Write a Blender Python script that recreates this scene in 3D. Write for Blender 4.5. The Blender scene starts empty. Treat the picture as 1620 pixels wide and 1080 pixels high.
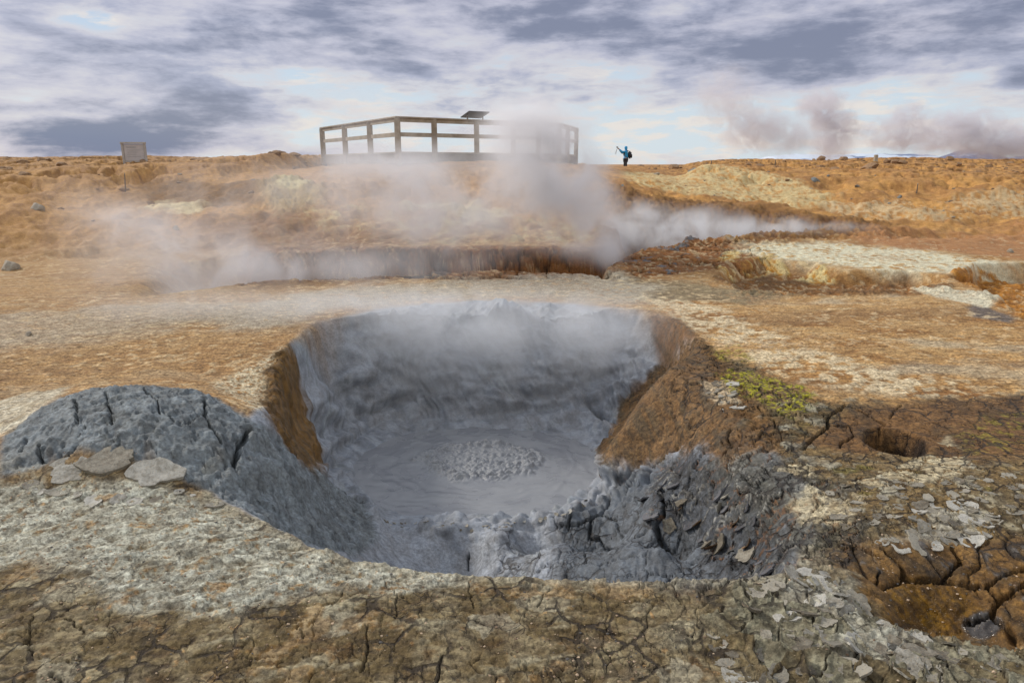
import bpy, bmesh, math, random
import numpy as np
from mathutils import Vector, Matrix, Euler

# ------------------------------------------------------------------ camera, world, sun, exposure
S = bpy.context.scene
COL = S.collection
EYE = 1.65
PITCH = math.radians(14.53)
cam = bpy.data.cameras.new("camera"); cam_o = bpy.data.objects.new("camera", cam); COL.objects.link(cam_o)
cam.sensor_width = 36; cam.lens = 24; cam.clip_start = 0.05; cam.clip_end = 60000
cam_o.location = (0, 0, EYE); cam_o.rotation_euler = (math.pi/2 - PITCH, 0, 0)
S.camera = cam_o
S.view_settings.view_transform = 'Standard'; S.view_settings.look = 'None'
S.view_settings.exposure = -0.14; S.view_settings.gamma = 1.0
S.render.engine = 'CYCLES'
S.cycles.max_bounces = 6; S.cycles.volume_bounces = 3; S.cycles.diffuse_bounces = 3; S.cycles.glossy_bounces = 2
S.cycles.volume_max_steps = 96
SUN_EL, SUN_AZ = math.radians(32), math.radians(-62)   # azimuth measured from the view direction (+y) towards +x

W = bpy.data.worlds.new("World"); S.world = W; W.use_nodes = True
class NT:
    """small helper that writes node expressions"""
    def __init__(s, tree): s.t = tree; tree.nodes.clear()
    def n(s, typ, **kw):
        nd = s.t.nodes.new(typ)
        for k, v in kw.items():
            if k.startswith('i_'):
                s.set(nd, k[2:], v)
            else: setattr(nd, k, v)
        return nd
    def set(s, nd, key, v):
        key = int(key) if str(key).isdigit() else key
        sock = nd.inputs[key]
        if isinstance(v, bpy.types.NodeSocket): s.t.links.new(v, sock)
        else: sock.default_value = v
    def m(s, op, a, b=None, c=None, clamp=False):
        nd = s.t.nodes.new('ShaderNodeMath'); nd.operation = op; nd.use_clamp = clamp
        for i, v in enumerate((a, b, c)):
            if v is not None: s.set(nd, i, v)
        return nd.outputs[0]
    def mix(s, f, a, b, blend='MIX'):
        nd = s.t.nodes.new('ShaderNodeMix'); nd.data_type = 'RGBA'; nd.blend_type = blend
        s.set(nd, 0, f)
        for i, v in ((6, a), (7, b)):
            if not isinstance(v, bpy.types.NodeSocket) and len(v) == 3: v = (*v, 1)
            s.set(nd, i, v)
        return nd.outputs[2]
    def ramp(s, v, lo, hi, a=0.0, b=1.0, smooth=True):
        nd = s.t.nodes.new('ShaderNodeMapRange'); nd.interpolation_type = 'SMOOTHSTEP' if smooth else 'LINEAR'
        for i, x in enumerate((v, lo, hi, a, b)): s.set(nd, i, x)
        return nd.outputs[0]
    def noise(s, vec, scale, detail=4, rough=0.55, dist=0.0, dim='3D', lac=2.0):
        nd = s.t.nodes.new('ShaderNodeTexNoise'); nd.noise_dimensions = dim
        if vec is not None: s.t.links.new(vec, nd.inputs['Vector'])
        nd.inputs['Scale'].default_value = scale; nd.inputs['Detail'].default_value = detail
        nd.inputs['Roughness'].default_value = rough; nd.inputs['Distortion'].default_value = dist
        nd.inputs['Lacunarity'].default_value = lac
        return nd.outputs[0]

def build_world():
    T = NT(W.node_tree)
    sky = T.n('ShaderNodeTexSky', sky_type='NISHITA', sun_disc=False, sun_elevation=SUN_EL, sun_rotation=SUN_AZ)
    geo = T.n('ShaderNodeTexCoord')
    sep = T.n('ShaderNodeSeparateXYZ', i_0=geo.outputs['Generated'])
    X, Y, Z = sep.outputs
    el = T.m('MULTIPLY', T.m('ARCSINE', Z), 180/math.pi)
    az = T.m('MULTIPLY', T.m('ARCTAN2', X, Y), 180/math.pi)
    den = T.m('ADD', T.m('MAXIMUM', Z, 0.0), 0.055)
    cx = T.m('DIVIDE', X, den); cy = T.m('DIVIDE', Y, den)
    comb = T.n('ShaderNodeCombineXYZ', i_0=cx, i_1=cy, i_2=0.37)
    P = comb.outputs[0]
    n1 = T.noise(P, 0.42, 8, 0.56, 0.25)
    comb2 = T.n('ShaderNodeCombineXYZ', i_0=T.m('MULTIPLY', az, .10), i_1=T.m('MULTIPLY', el, .30), i_2=4.2)
    n2 = T.noise(comb2.outputs[0], 1.0, 9, 0.60, 0.15)
    comb3 = T.n('ShaderNodeCombineXYZ', i_0=T.m('MULTIPLY', az, .26), i_1=T.m('MULTIPLY', el, 1.05), i_2=9.1)
    n3 = T.noise(comb3.outputs[0], 1.0, 8, 0.60, 0.2)
    def blob(a, e, sa, se, amp):
        p = T.m('POWER', T.m('DIVIDE', T.m('SUBTRACT', az, a), sa), 2.0)
        q = T.m('POWER', T.m('DIVIDE', T.m('SUBTRACT', el, e), se), 2.0)
        return T.m('MULTIPLY', T.m('EXPONENT', T.m('MULTIPLY', T.m('ADD', p, q), -1.0)), amp)
    def total(*bl):
        r = bl[0]
        for b in bl[1:]: r = T.m('ADD', r, b)
        return r
    # px -> (az, el): measured cloud masses of this afternoon sky
    def bp(u, v, su, sv, amp):
        xx = (u-810)/1080; yy = (540-v)/1080
        fy = math.cos(PITCH) + yy*math.sin(PITCH); fz = -math.sin(PITCH) + yy*math.cos(PITCH)
        a = math.degrees(math.atan2(xx, fy)); e = math.degrees(math.atan2(fz, math.hypot(xx, fy)))
        return blob(a, e, su*.048, sv*.05, amp)
    dark = total(bp(520, -10, 280, 60, .38), bp(900, 20, 230, 70, .38), bp(1220, 130, 200, 65, .42), bp(1500, 30, 300, 65, .34),
                 bp(150, 140, 260, 110, .30), bp(60, 232, 260, 28, .30), bp(600, 95, 260, 26, .22), bp(300, 205, 170, 26, .2),
                 bp(540, 60, 150, 40, .15), bp(800, 165, 90, 14, .16), bp(840, 205, 130, 12, .16), bp(1615, 125, 25, 14, .4),
                 bp(380, 160, 90, 16, .14))
    light = total(bp(420, 120, 120, 24, .34), bp(620, 150, 190, 26, .32), bp(640, 215, 170, 26, .30), bp(1000, 205, 170, 55, .40),
                  bp(1420, 170, 240, 50, .42), bp(140, 30, 60, 18, .30), bp(740, 190, 90, 12, .2), bp(950, 115, 120, 18, .26), bp(60, 185, 90, 8, .16),
                  bp(1330, 230, 260, 26, .2), bp(350, 240, 90, 14, .22), bp(1050, 10, 60, 16, .2))
    cov = T.m('ADD', T.m('SUBTRACT', dark, light), T.m('ADD', T.m('MULTIPLY', T.m('SUBTRACT', n2, .5), 1.55), T.m('MULTIPLY', T.m('SUBTRACT', n3, .5), .80)))
    k = T.ramp(cov, -0.30, 0.62, 0, 1, False)
    skyc = T.mix(T.ramp(el, 0, 18), (.76, .86, .93), (.44, .60, .86))
    warm = T.ramp(n3, .44, .60)
    thin = T.mix(warm, skyc, (.92, .87, .83))
    mid = T.mix(T.ramp(n2, .35, .7), (.62, .62, .74), (.46, .49, .64))
    darkc = T.mix(bp(60, 238, 240, 45, 1.2), (.25, .275, .39), (.16, .22, .38))
    c = T.mix(T.ramp(k, .06, .40), thin, (.74, .73, .79)); c = T.mix(T.ramp(k, .28, .58), c, mid)
    c = T.mix(T.ramp(k, .48, .95), c, darkc)
    # overhead and behind the camera: broken cloud and blue, brightened to light the ground
    up = T.mix(T.ramp(n1, .42, .60), (.66, .74, .90), (1.20, 1.16, 1.10))
    outside = T.m('MAXIMUM', T.ramp(el, 20, 40), T.ramp(T.m('ABSOLUTE', az), 52, 90))
    c = T.mix(outside, c, up)
    nish = T.mix(1.0, sky.outputs[0], (.1, .1, .1), 'MULTIPLY')
    c = T.mix(.90, nish, c)
    c = T.mix(T.ramp(el, -3, -.2), (.25, .2, .17), c)
    c = T.mix(1.0, c, (10, 10, 10), 'MULTIPLY')
    bg = T.n('ShaderNodeBackground', i_0=c, i_1=0.1)
    out = T.n('ShaderNodeOutputWorld'); T.t.links.new(bg.outputs[0], out.inputs[0])
    W.cycles.sampling_method = 'MANUAL'; W.cycles.sample_map_resolution = 512
build_world()

sun = bpy.data.lights.new("sun", 'SUN'); sun.energy = 3.0; sun.angle = math.radians(7); sun.color = (1.0, .94, .86)
sun_o = bpy.data.objects.new("sun", sun); COL.objects.link(sun_o)
sd = Vector((math.sin(SUN_AZ)*math.cos(SUN_EL), math.cos(SUN_AZ)*math.cos(SUN_EL), math.sin(SUN_EL)))
sun_o.rotation_euler = sd.to_track_quat('Z', 'Y').to_euler()

# ------------------------------------------------------------------ numpy noise
f4 = np.float32
_rng = np.random.RandomState(7)
_perm = np.concatenate([_rng.permutation(256)]*3).astype(np.int32)
_ga = (_rng.rand(256)*2*np.pi).astype(f4); _gx = np.cos(_ga); _gy = np.sin(_ga)
_rx = _rng.rand(256).astype(f4); _ry = _rng.rand(256).astype(f4)
def _h(ix, iy, seed): return _perm[(_perm[(ix + seed*37) & 255] + iy) & 511]
def perlin(x, y, seed=0):
    x0 = np.floor(x); y0 = np.floor(y); fx = (x-x0).astype(f4); fy = (y-y0).astype(f4)
    ix = x0.astype(np.int32) & 255; iy = y0.astype(np.int32) & 255
    u = fx*fx*fx*(fx*(fx*6-15)+10); v = fy*fy*fy*(fy*(fy*6-15)+10)
    def g(dx, dy):
        h = _h(ix+dx, (iy+dy) & 255, seed) & 255
        return _gx[h]*(fx-dx) + _gy[h]*(fy-dy)
    a = g(0,0); b = g(1,0); c = g(0,1); d = g(1,1)
    return ((a+(b-a)*u) + ((c+(d-c)*u) - (a+(b-a)*u))*v)*1.45
def fbm(x, y, octv=4, seed=0, gain=.5, ridged=False):
    s = np.zeros_like(x, dtype=f4); a = 1.0; t = 0
    for i in range(octv):
        p = perlin(x, y, seed+i)
        if ridged: p = 1-2*np.abs(p)
        s += p*a; t += a; a *= gain
        x, y = x*1.93*.8 - y*1.93*.6 + 3.1, x*1.93*.6 + y*1.93*.8 - 1.7
    return s/t
def voro(x, y, seed=0, jit=.9):
    """distance to the nearest cell border, random id, vector to the cell point"""
    x0 = np.floor(x); y0 = np.floor(y); fx = (x-x0).astype(f4); fy = (y-y0).astype(f4)
    ix = x0.astype(np.int32); iy = y0.astype(np.int32)
    best = np.full(x.shape, 9, f4); bx = np.zeros_like(fx); by = np.zeros_like(fx); bid = np.zeros(x.shape, np.int32)
    pts = []
    for j in (-1,0,1):
        for i in (-1,0,1):
            h = _h((ix+i) & 255, (iy+j) & 255, seed) & 255
            px = i + .5 + (_rx[h]-.5)*jit - fx; py = j + .5 + (_ry[h]-.5)*jit - fy
            d = px*px+py*py; m = d < best
            best = np.where(m, d, best); bx = np.where(m, px, bx); by = np.where(m, py, by); bid = np.where(m, h, bid)
            pts.append((px, py))
    e = np.full(x.shape, 9, f4)
    for px, py in pts:
        dx = px-bx; dy = py-by; l = dx*dx+dy*dy
        ok = l > 1e-5
        dd = np.where(ok, (.5*(px+bx)*dx + .5*(py+by)*dy)/np.sqrt(np.where(ok, l, 1)), 9)
        e = np.minimum(e, dd)
    return e, (_rx[bid]*7.77) % 1, bx, by
def ss(x, lo, hi):
    t = np.clip((x-lo)/(hi-lo), 0, 1); return t*t*(3-2*t)

# ------------------------------------------------------------------ surveying: photograph pixel -> place
CP, SP = math.cos(PITCH), math.sin(PITCH)
def ray(u, v):
    xx = (u-810)/1080; yy = (540-v)/1080
    return np.array([xx, CP + yy*SP, -SP + yy*CP])
def pz(u, v, z):
    d = ray(u, v); t = (z-EYE)/d[2]; return (d[0]*t, d[1]*t, z)
def pd(u, v, y):
    d = ray(u, v); t = y/d[1]; return (d[0]*t, y, EYE + d[2]*t)

class TPS:
    def __init__(s, pts, lam=1e-4):
        P = np.array(pts, float); s.c = P[:, :2]; n = len(P)
        r2 = ((s.c[:, None]-s.c[None])**2).sum(-1)
        K = .5*r2*np.log(r2+1e-12) + lam*np.eye(n)
        A = np.zeros((n+3, n+3)); A[:n, :n] = K; A[:n, n] = 1; A[:n, n+1:] = s.c; A[n, :n] = 1; A[n+1:, :n] = s.c.T
        s.w = np.linalg.solve(A, np.concatenate([P[:, 2], [0, 0, 0]])).astype(f4)
    def __call__(s, x, y):
        x = np.asarray(x, f4); y = np.asarray(y, f4)
        r = s.w[-3] + s.w[-2]*x + s.w[-1]*y
        for i, (a, b) in enumerate(s.c):
            r2 = (x-f4(a))**2 + (y-f4(b))**2
            r += s.w[i]*.5*r2*np.log(r2+1e-12)
        return r
def polydist(x, y, P, closed=True):
    """(distance, inside?, per-vertex value at the nearest border point); P rows = x, y, value"""
    P = np.asarray(P, f4); n = len(P)
    d2 = np.full(x.shape, 1e9, f4); val = np.zeros(x.shape, f4); ins = np.zeros(x.shape, bool)
    for i in range(n if closed else n-1):
        a = P[i]; b = P[(i+1) % n]; ex, ey = b[0]-a[0], b[1]-a[1]
        t = np.clip(((x-a[0])*ex + (y-a[1])*ey)/(ex*ex+ey*ey+1e-12), 0, 1)
        dd = (x-a[0]-ex*t)**2 + (y-a[1]-ey*t)**2
        m = dd < d2; d2 = np.where(m, dd, d2)
        if P.shape[1] > 2: val = np.where(m, a[2]+(b[2]-a[2])*t, val)
        if closed:
            c = ((a[1] > y) != (b[1] > y)) & (x < (b[0]-a[0])*(y-a[1])/(b[1]-a[1]+1e-12) + a[0])
            ins ^= c
    return np.sqrt(d2), ins, val

OUT = [pz(*p) for p in [
 (0,1080,0),(400,1080,.0),(810,1080,0),(1200,1080,0),(1620,1080,0),(0,900,.0),(300,900,.02),(600,960,.02),(900,980,.0),(1200,1000,0),
 (0,800,.02),(200,810,.03),(350,840,.02),(1300,1000,.0),(1400,1060,0),(1480,960,-.13),(1550,985,-.13),(1400,905,-.07),(1500,885,-.05),(1620,940,-.07),
 (1420,850,.0),(1500,810,.03),(1590,800,.04),(1300,800,-.06),(1400,760,0),(1600,740,.03),(1415,725,-.02),(1600,650,.03),(1350,620,.03),(1250,680,-.03),
 (1180,610,.0),(1110,535,.0),(1300,540,.05),(1600,540,.06),(1500,480,.10),(1250,470,.02),
 (0,692,.10),(60,655,.19),(120,625,.25),(230,610,.28),(330,625,.25),(400,668,.14),(0,768,.05),(120,745,.08),(230,763,.06),(330,782,.0),(400,812,-.02),
 (200,690,.21),(100,700,.17),(320,690,.17),
 (0,640,.0),(200,590,.0),(330,597,.0),(430,580,.01),(440,640,.0),
 (480,520,0),(600,490,0),(760,476,0),(900,478,0),(1020,490,0),(300,500,0),(100,530,0),(750,452,0),(500,458,0),(100,490,.02),
 (0,560,0),(1000,455,0),(640,915,.0),(900,930,0),(1150,930,0),(480,870,0)]]
OUT += [(-3.5,.3,0),(0,.3,0),(3.5,.3,0),(-6,3,0),(6,3,0),(-9,7,.1),(9,7,.15),(-1.9,4.75,.0)]
OUT += [pd(*p) for p in [
 (-300,425,12.6),(0,425,12.6),(250,412,12.6),(450,398,12.6),(600,394,12.6),(800,391,12.6),(950,394,12.6),
 (1000,403,12.1),(1100,393,12.6),(1180,388,12.8),(1340,377,13.6),(1500,385,12.8),(1620,395,12.3),(1750,395,12.3),
 (960,322,17),(1050,320,17),(1150,332,16.6),(1300,348,15.6),(1420,362,14.8),
 (-200,345,17),(0,335,17),(200,340,17),(460,335,17),(700,332,17),(850,325,17),
 (510,272,22),(700,264,22),(900,264,22),(-200,305,22),(0,302,22),(200,300,22),(350,290,22),(1000,278,24),
 (-200,258,33),(0,257,33),(200,255,33),(330,260,33),(420,256,33),(500,257,31),(600,257,28),(750,257,28),(900,257,28),
 (960,260,44),(1050,257,44),(1200,250,45),(1300,254,45),(1400,248,45),(1500,250,45),(1620,252,45),(1850,252,45),
 (1100,276,30),(1250,274,30),(1400,276,30),(1600,278,30),(1800,278,30),(1200,312,20),(1400,312,20),(1600,318,19),(1800,318,19)]]
OUT += [(x, 62, 1.0) for x in (-40,-20,0,20,40)] + [(x, 85, .3) for x in (-60,-30,0,30,60)] + [(-30,20,1.2),(32,20,1.2),(-60,45,1),(60,45,1)]
tout = TPS(OUT)

CR = [pz(u,v,0)[:2]+(w,) for u,v,w in [
 (330,785,.35),(400,814,.22),(450,845,.18),(500,869,.16),(560,887,.14),(640,900,.14),(750,910,.14),(900,918,.14),(1050,920,.14),(1180,916,.16),(1245,905,.22),
 (1300,830,.45),(1290,760,.6),(1220,690,.6),(1160,640,.5),(1130,590,.35),(1108,538,.16),(1070,507,.2),(1020,490,.28),(900,477,.35),(760,473,.35),(600,486,.3),
 (500,508,.22),(455,545,.14),(437,590,.12),(432,635,.12),(420,665,.2),(385,700,.5),(350,745,.45)]]
FL = [pz(*p) for p in [
 (562,760,-1.1),(575,722,-1.1),(620,692,-1.1),(700,681,-1.1),(780,678,-1.1),(860,684,-1.1),(915,700,-1.1),(942,735,-1.1),(925,778,-1.1),(885,802,-1.1),(800,812,-1.1),(700,812,-1.1),(620,804,-1.1),(582,790,-1.1),
 (750,745,-1.28),(650,740,-1.26),(850,740,-1.26),
 (605,822,-.95),(700,830,-.92),(800,830,-.91),(895,812,-.83),(950,790,-.82),(780,850,-.90),(900,860,-.84),(1000,770,-.68),(1060,745,-.46),
 (650,870,-1.0),(750,895,-1.12),(860,892,-1.14),(980,862,-.72),(930,905,-1.08),(1050,870,-.60),(1070,905,-.80),(1150,880,-.5),(1225,893,-.38),(1150,820,-.36),(1050,800,-.5),(1150,760,-.27),(1220,800,-.2),
 (1100,560,-.04),(1055,590,-.10),(1015,630,-.25),(985,680,-.45),(962,708,-.6),(1000,705,-.52),(1080,680,-.3),(1150,650,-.14),(1005,742,-.66),(1080,715,-.42),(1200,700,-.12),
 (1000,560,-.42),(1030,540,-.3),(970,610,-.75),(945,655,-.98),(1000,520,-.2),
 (480,575,-.22),(498,650,-.6),(512,728,-.72),(545,705,-.98),(550,560,-.36),(530,620,-.7),(600,640,-.9),(470,620,-.35),
 (760,540,-.3),(650,550,-.35),(880,550,-.35),(760,600,-.68),(650,600,-.7),(880,600,-.68),(760,645,-.95),(860,645,-.95),
 (400,690,.06),(450,716,-.18),(500,745,-.45),(540,775,-.75),(575,800,-.95),(400,765,-.07),(450,805,-.22),(500,845,-.38),(560,872,-.62),(600,850,-.8),(550,825,-.66),(360,745,.0)]]
sp = [pz(1055,590,-.1), pz(1015,630,-.25), pz(985,680,-.45), pz(962,708,-.6)]
FL += [(a-.10, b+.40, c-.55) for a, b, c in sp]
FL += [(-.6,2.95,-.55),(0,2.8,-.6),(.6,2.8,-.55),(1.0,2.8,-.4),(0,3.3,-.95),(.5,3.3,-.85),(-.5,3.4,-.9)]
tfl = TPS(FL, 2e-4)

DITCH = [pz(u,v,0)[:2]+(w,) for u,v,w in [(220,470,.8),(400,448,.6),(600,437,.4),(800,434,.35),(940,438,.3)]] + \
        [pz(u,v,.1)[:2]+(w,) for u,v,w in [(958,432,.25),(985,408,.3),(1010,398,.3),(1100,391,.3),(1180,386,.3),(1340,375,.3)]] + \
        [pd(1425,366,14.6)[:2]+(.5,), pd(1340,350,15.4)[:2]+(.8,), pd(1200,336,16.4)[:2]+(1.0,), pd(1050,318,17.0)[:2]+(1.3,), pd(975,330,16.0)[:2]+(1.0,),
         pd(975,360,14.2)[:2]+(.5,), pd(980,394,12.9)[:2]+(.25,), pd(930,393,12.5)[:2]+(.16,), pd(800,391,12.4)[:2]+(.14,), pd(640,394,12.5)[:2]+(.14,), pd(500,397,12.6)[:2]+(.2,), pd(350,405,12.6)[:2]+(.8,), pd(230,425,12.0)[:2]+(.9,)]
HOLLOW = [pz(u,v,.0)[:2]+(.22,) for u,v in [(1130,440),(1180,463),(1300,467),(1420,464),(1500,462),(1510,452),(1440,440),(1330,436),(1290,425),(1200,418),(1150,425)]]
HOLLOW2 = [pz(u,v,.05)[:2]+(.18,) for u,v in [(1500,448),(1560,470),(1600,500),(1700,540),(1760,470),(1640,425),(1540,425)]]
SINK = pz(1418,694,0); 
PITB = [pz(u,v,-.05)[:2]+(.1,) for u,v in [(1385,960),(1405,925),(1450,912),(1530,930),(1600,965),(1660,1000),(1640,1025),(1560,1018),(1480,1005),(1410,990)]]

def macro(x, y):
    x = np.asarray(x, f4); y = np.asarray(y, f4)
    z = tout(x, y)
    r = np.hypot(x, y); far = ss(r, 60, 110); z = z*(1-far) + far*(-.5)
    near = (np.abs(x) < 4) & (y > 1) & (y < 10)
    if near.any():
        xs, ys = x[near], y[near]
        d, ins, w = polydist(xs, ys, CR)
        wob = fbm(xs*4.5, ys*4.5, 3, 11)*.07 + fbm(xs*20, ys*20, 2, 12)*.012
        dd = np.where(ins, d, -d) + wob*ss(w, .1, .4)*1.0 + wob*.35
        t = ss(dd/w, 0, 1)
        zz = z[near]; m = t > 0
        fz = np.zeros_like(zz); fz[m] = tfl(xs[m], ys[m])
        zz = zz*(1-t) + np.minimum(fz, zz+.02)*t
        ds = np.hypot((xs-SINK[0]), (ys-SINK[1])/1.25) + fbm(xs*9, ys*9, 2, 31)*.010
        zz -= .60*(1-ss(ds, .125, .18))
        zz -= .02*(1-ss(ds, .2, .42))
        d, ins, w = polydist(xs, ys, PITB)
        zz -= .07*ss(np.where(ins, d, 0)/.12, 0, 1)
        z[near] = zz
    mid = (y > 6) & (y < 19) & (x > -10) & (x < 18)
    if mid.any():
        xs, ys = x[mid], y[mid]; zz = z[mid]
        d, ins, w = polydist(xs, ys, DITCH)
        dd = np.where(ins, d, -d) + fbm(xs*1.1, ys*1.1, 3, 21)*.26 + fbm(xs*6, ys*6, 2, 22)*.03
        t = ss(dd/w, 0, 1); zz = zz*(1-t) + np.minimum(zz, -.5)*t
        for H_, dep in ((HOLLOW, .20), (HOLLOW2, .3)):
            d, ins, w = polydist(xs, ys, H_)
            dd = np.where(ins, d, -d) + fbm(xs*1.6, ys*1.6, 3, 24)*.14
            zz -= dep*ss(dd/w, 0, 1)
        z[mid] = zz
    return z

_T = np.concatenate([np.linspace(1.4, 10, 700), np.linspace(10, 20, 300)[1:], np.geomspace(20, 90, 200)[1:]]).astype(f4)
def survey(px):
    """walk each sight line until it meets the macro terrain"""
    px = np.asarray(px, float); res = []
    D = np.array([ray(u, v) for u, v in px[:, :2]]); n = len(D)
    t = _T[None, :]/D[:, 1:2]
    X = (D[:, 0:1]*t).ravel(); Y = (D[:, 1:2]*t).ravel(); Z = (EYE + D[:, 2:3]*t)
    H = macro(X, Y).reshape(n, -1)
    hit = Z <= H
    out = []
    for i in range(n):
        k = int(np.argmax(hit[i])) if hit[i].any() else len(_T)-1
        if k > 0:
            a = Z[i, k-1]-H[i, k-1]; b = H[i, k]-Z[i, k]; f = a/(a+b+1e-9)
            y = _T[k-1] + (_T[k]-_T[k-1])*f
        else: y = _T[0]
        tt = y/D[i, 1]; out.append((D[i, 0]*tt, y, EYE+D[i, 2]*tt))
    return out

# ------------------------------------------------------------------ colour and surface zones, surveyed from the photograph
def lin(r, g, b):
    c = np.array([r, g, b])/255.0
    return np.where(c <= .04045, c/12.92, ((c+.055)/1.055)**2.4).astype(f4)
def ell(u, v, a, b, n=14): return [(u+a*math.cos(6.2832*i/n), v+b*math.sin(6.2832*i/n)) for i in range(n)]
ZP = {
 'mound': [(0,692),(60,650),(120,620),(230,608),(330,622),(400,664),(440,690),(500,738),(575,795),(600,850),(560,880),(500,866),(450,842),(400,812),(335,780),(300,765),(250,740),(200,725),(120,712),(60,740),(0,755)],
 'crust': [(-60,770),(60,765),(150,768),(260,768),(340,790),(420,835),(500,872),(620,896),(760,912),(700,930),(560,930),(450,955),(330,975),(200,960),(120,900),(-60,900)],
 'plates': [(40,770),(60,745),(120,718),(170,700),(230,735),(290,748),(300,765),(240,775),(160,775),(90,775)],
 'lwall': [(432,560),(458,548),(478,600),(500,690),(520,735),(495,742),(455,705),(425,665),(412,620)],
 'lrim': [(330,608),(400,575),(445,548),(470,600),(450,650),(480,735),(430,690),(400,655)],
 'spur': [(985,640),(1010,610),(1050,570),(1108,536),(1150,570),(1185,620),(1240,680),(1235,715),(1150,735),(1060,722),(1000,742),(955,730),(945,705),(965,680)],
 'spurtop': [(1090,560),(1150,560),(1240,600),(1330,650),(1280,690),(1200,690),(1130,640),(1075,600)],
 'notch': [(1030,500),(1075,505),(1112,538),(1060,575),(1035,560)],
 'slate': [(930,790),(1000,742),(1085,712),(1160,720),(1215,745),(1255,790),(1270,840),(1262,890),(1225,918),(1050,925),(900,925),(880,850)],
 'slateo': [(1180,690),(1260,720),(1330,780),(1380,840),(1350,890),(1260,900),(1230,840),(1150,770),(1100,740)],
 'rb': [(1200,640),(1400,640),(1700,620),(1800,900),(1400,900),(1260,905),(1290,830),(1230,740)],
 'rbrown': [(1330,650),(1500,628),(1700,625),(1700,725),(1500,735),(1470,720),(1340,720),(1260,700)],
 'sulf': [(1140,590),(1190,588),(1280,615),(1290,640),(1255,660),(1210,640),(1160,618)],
 'sulf2': [(1130,552),(1170,545),(1190,575),(1140,570)],
 'sulf3': [(1520,670),(1620,660),(1640,710),(1560,720)],
 'wplates': [(1340,735),(1400,745),(1500,690),(1540,735),(1480,770),(1400,775),(1345,765)],
 'wp2': [(1220,730),(1290,735),(1285,755),(1225,752)],
 'wp3': [(1280,770),(1380,785),(1340,830),(1270,830),(1240,800)],
 'wp4': [(1370,855),(1440,850),(1440,815),(1500,795),(1570,810),(1560,850),(1480,870),(1400,875)],
 'wp5': [(1100,605),(1160,600),(1175,640),(1135,640)],
 'pit': [(1275,890),(1340,860),(1400,858),(1500,850),(1620,850),(1750,900),(1750,1010),(1600,1030),(1500,1015),(1420,1000),(1370,950),(1330,915)],
 'pitb': [(1390,960),(1405,925),(1450,912),(1530,930),(1560,965),(1530,1010),(1480,1005),(1410,990)],
 'puddle': ell(1556,988,30,22),
 'scales': [(1230,915),(1290,905),(1350,925),(1400,985),(1500,1020),(1640,1035),(1700,1120),(1300,1120),(1180,1060),(1120,980),(1160,930)],
 'scalew': [(1225,918),(1290,908),(1345,930),(1390,985),(1450,1010),(1440,1060),(1330,1040),(1270,980)],
 'plainpale': [(1020,470),(1110,480),(1300,560),(1400,590),(1620,620),(1600,650),(1430,625),(1250,600),(1110,530)],
 'olive': [(960,440),(1100,448),(1250,466),(1180,480),(1050,478),(960,466)],
 'farpale': [(250,505),(420,470),(600,450),(800,440),(960,440),(1050,450),(1010,480),(760,472),(560,488),(420,520)],
 'lgrey': [(-100,500),(100,490),(300,475),(420,480),(300,520),(100,545),(-100,570)],
 'lpale': [(-80,640),(0,632),(110,612),(60,655),(0,690),(-60,700)],
 'cliff': [(380,420),(400,392),(640,390),(800,388),(960,390),(985,440),(600,440),(380,450)],
 'bluecliff': [(628,395),(705,395),(705,440),(628,440)],
 'bank': [(955,438),(985,400),(1000,390),(1180,384),(1240,400),(1180,440),(1000,442)],
 'salt': [(1165,398),(1180,386),(1300,382),(1500,400),(1660,420),(1640,438),(1500,432),(1520,445),(1400,440),(1270,425),(1210,412)],
 'saltedge': [(1160,398),(1230,408),(1290,420),(1330,440),(1290,452),(1220,430),(1150,440),(1120,430)],
 'hollow': [(1130,440),(1150,432),(1200,420),(1290,425),(1340,438),(1440,440),(1512,452),(1500,464),(1300,468),(1180,465)],
 'hollow2': [(1500,440),(1560,470),(1610,505),(1720,540),(1760,470),(1640,425),(1540,420)],
 'gpatch': [(1540,478),(1612,505),(1600,512),(1530,500)],
 'salt2': [(1440,455),(1560,460),(1605,488),(1560,486),(1480,470)],
 'rbase': [(1340,372),(1480,360),(1700,355),(1700,420),(1500,400),(1330,384)],
 'chan': [(955,330),(960,300),(1050,310),(1150,322),(1300,338),(1410,352),(1420,372),(1340,380),(1180,388),(985,400),(955,380)],
 'hpale': [(985,272),(1100,278),(1200,290),(1300,305),(1340,322),(1250,325),(1150,312),(1050,300),(985,290)],
 'hpale2': [(1300,320),(1500,315),(1700,310),(1700,340),(1500,345),(1340,345)],
 'hbrown': [(215,300),(300,293),(410,288),(420,318),(330,322),(220,318)],
 'fum': ell(462,308,52,26), 'fumtop': ell(462,296,26,10),
 'wspot': ell(272,323,52,8), 'wspot2': ell(770,335,42,16), 'wspot3': ell(690,322,60,10),
 'mslope': [(400,330),(560,330),(800,350),(940,330),(960,395),(640,395),(400,395)],
 'sbrown': [(280,350),(420,330),(620,370),(640,395),(420,400),(300,385)],
 'dwet': [(390,410),(640,390),(640,440),(390,460)],
}
def hand(*seg): return list(seg)
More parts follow.
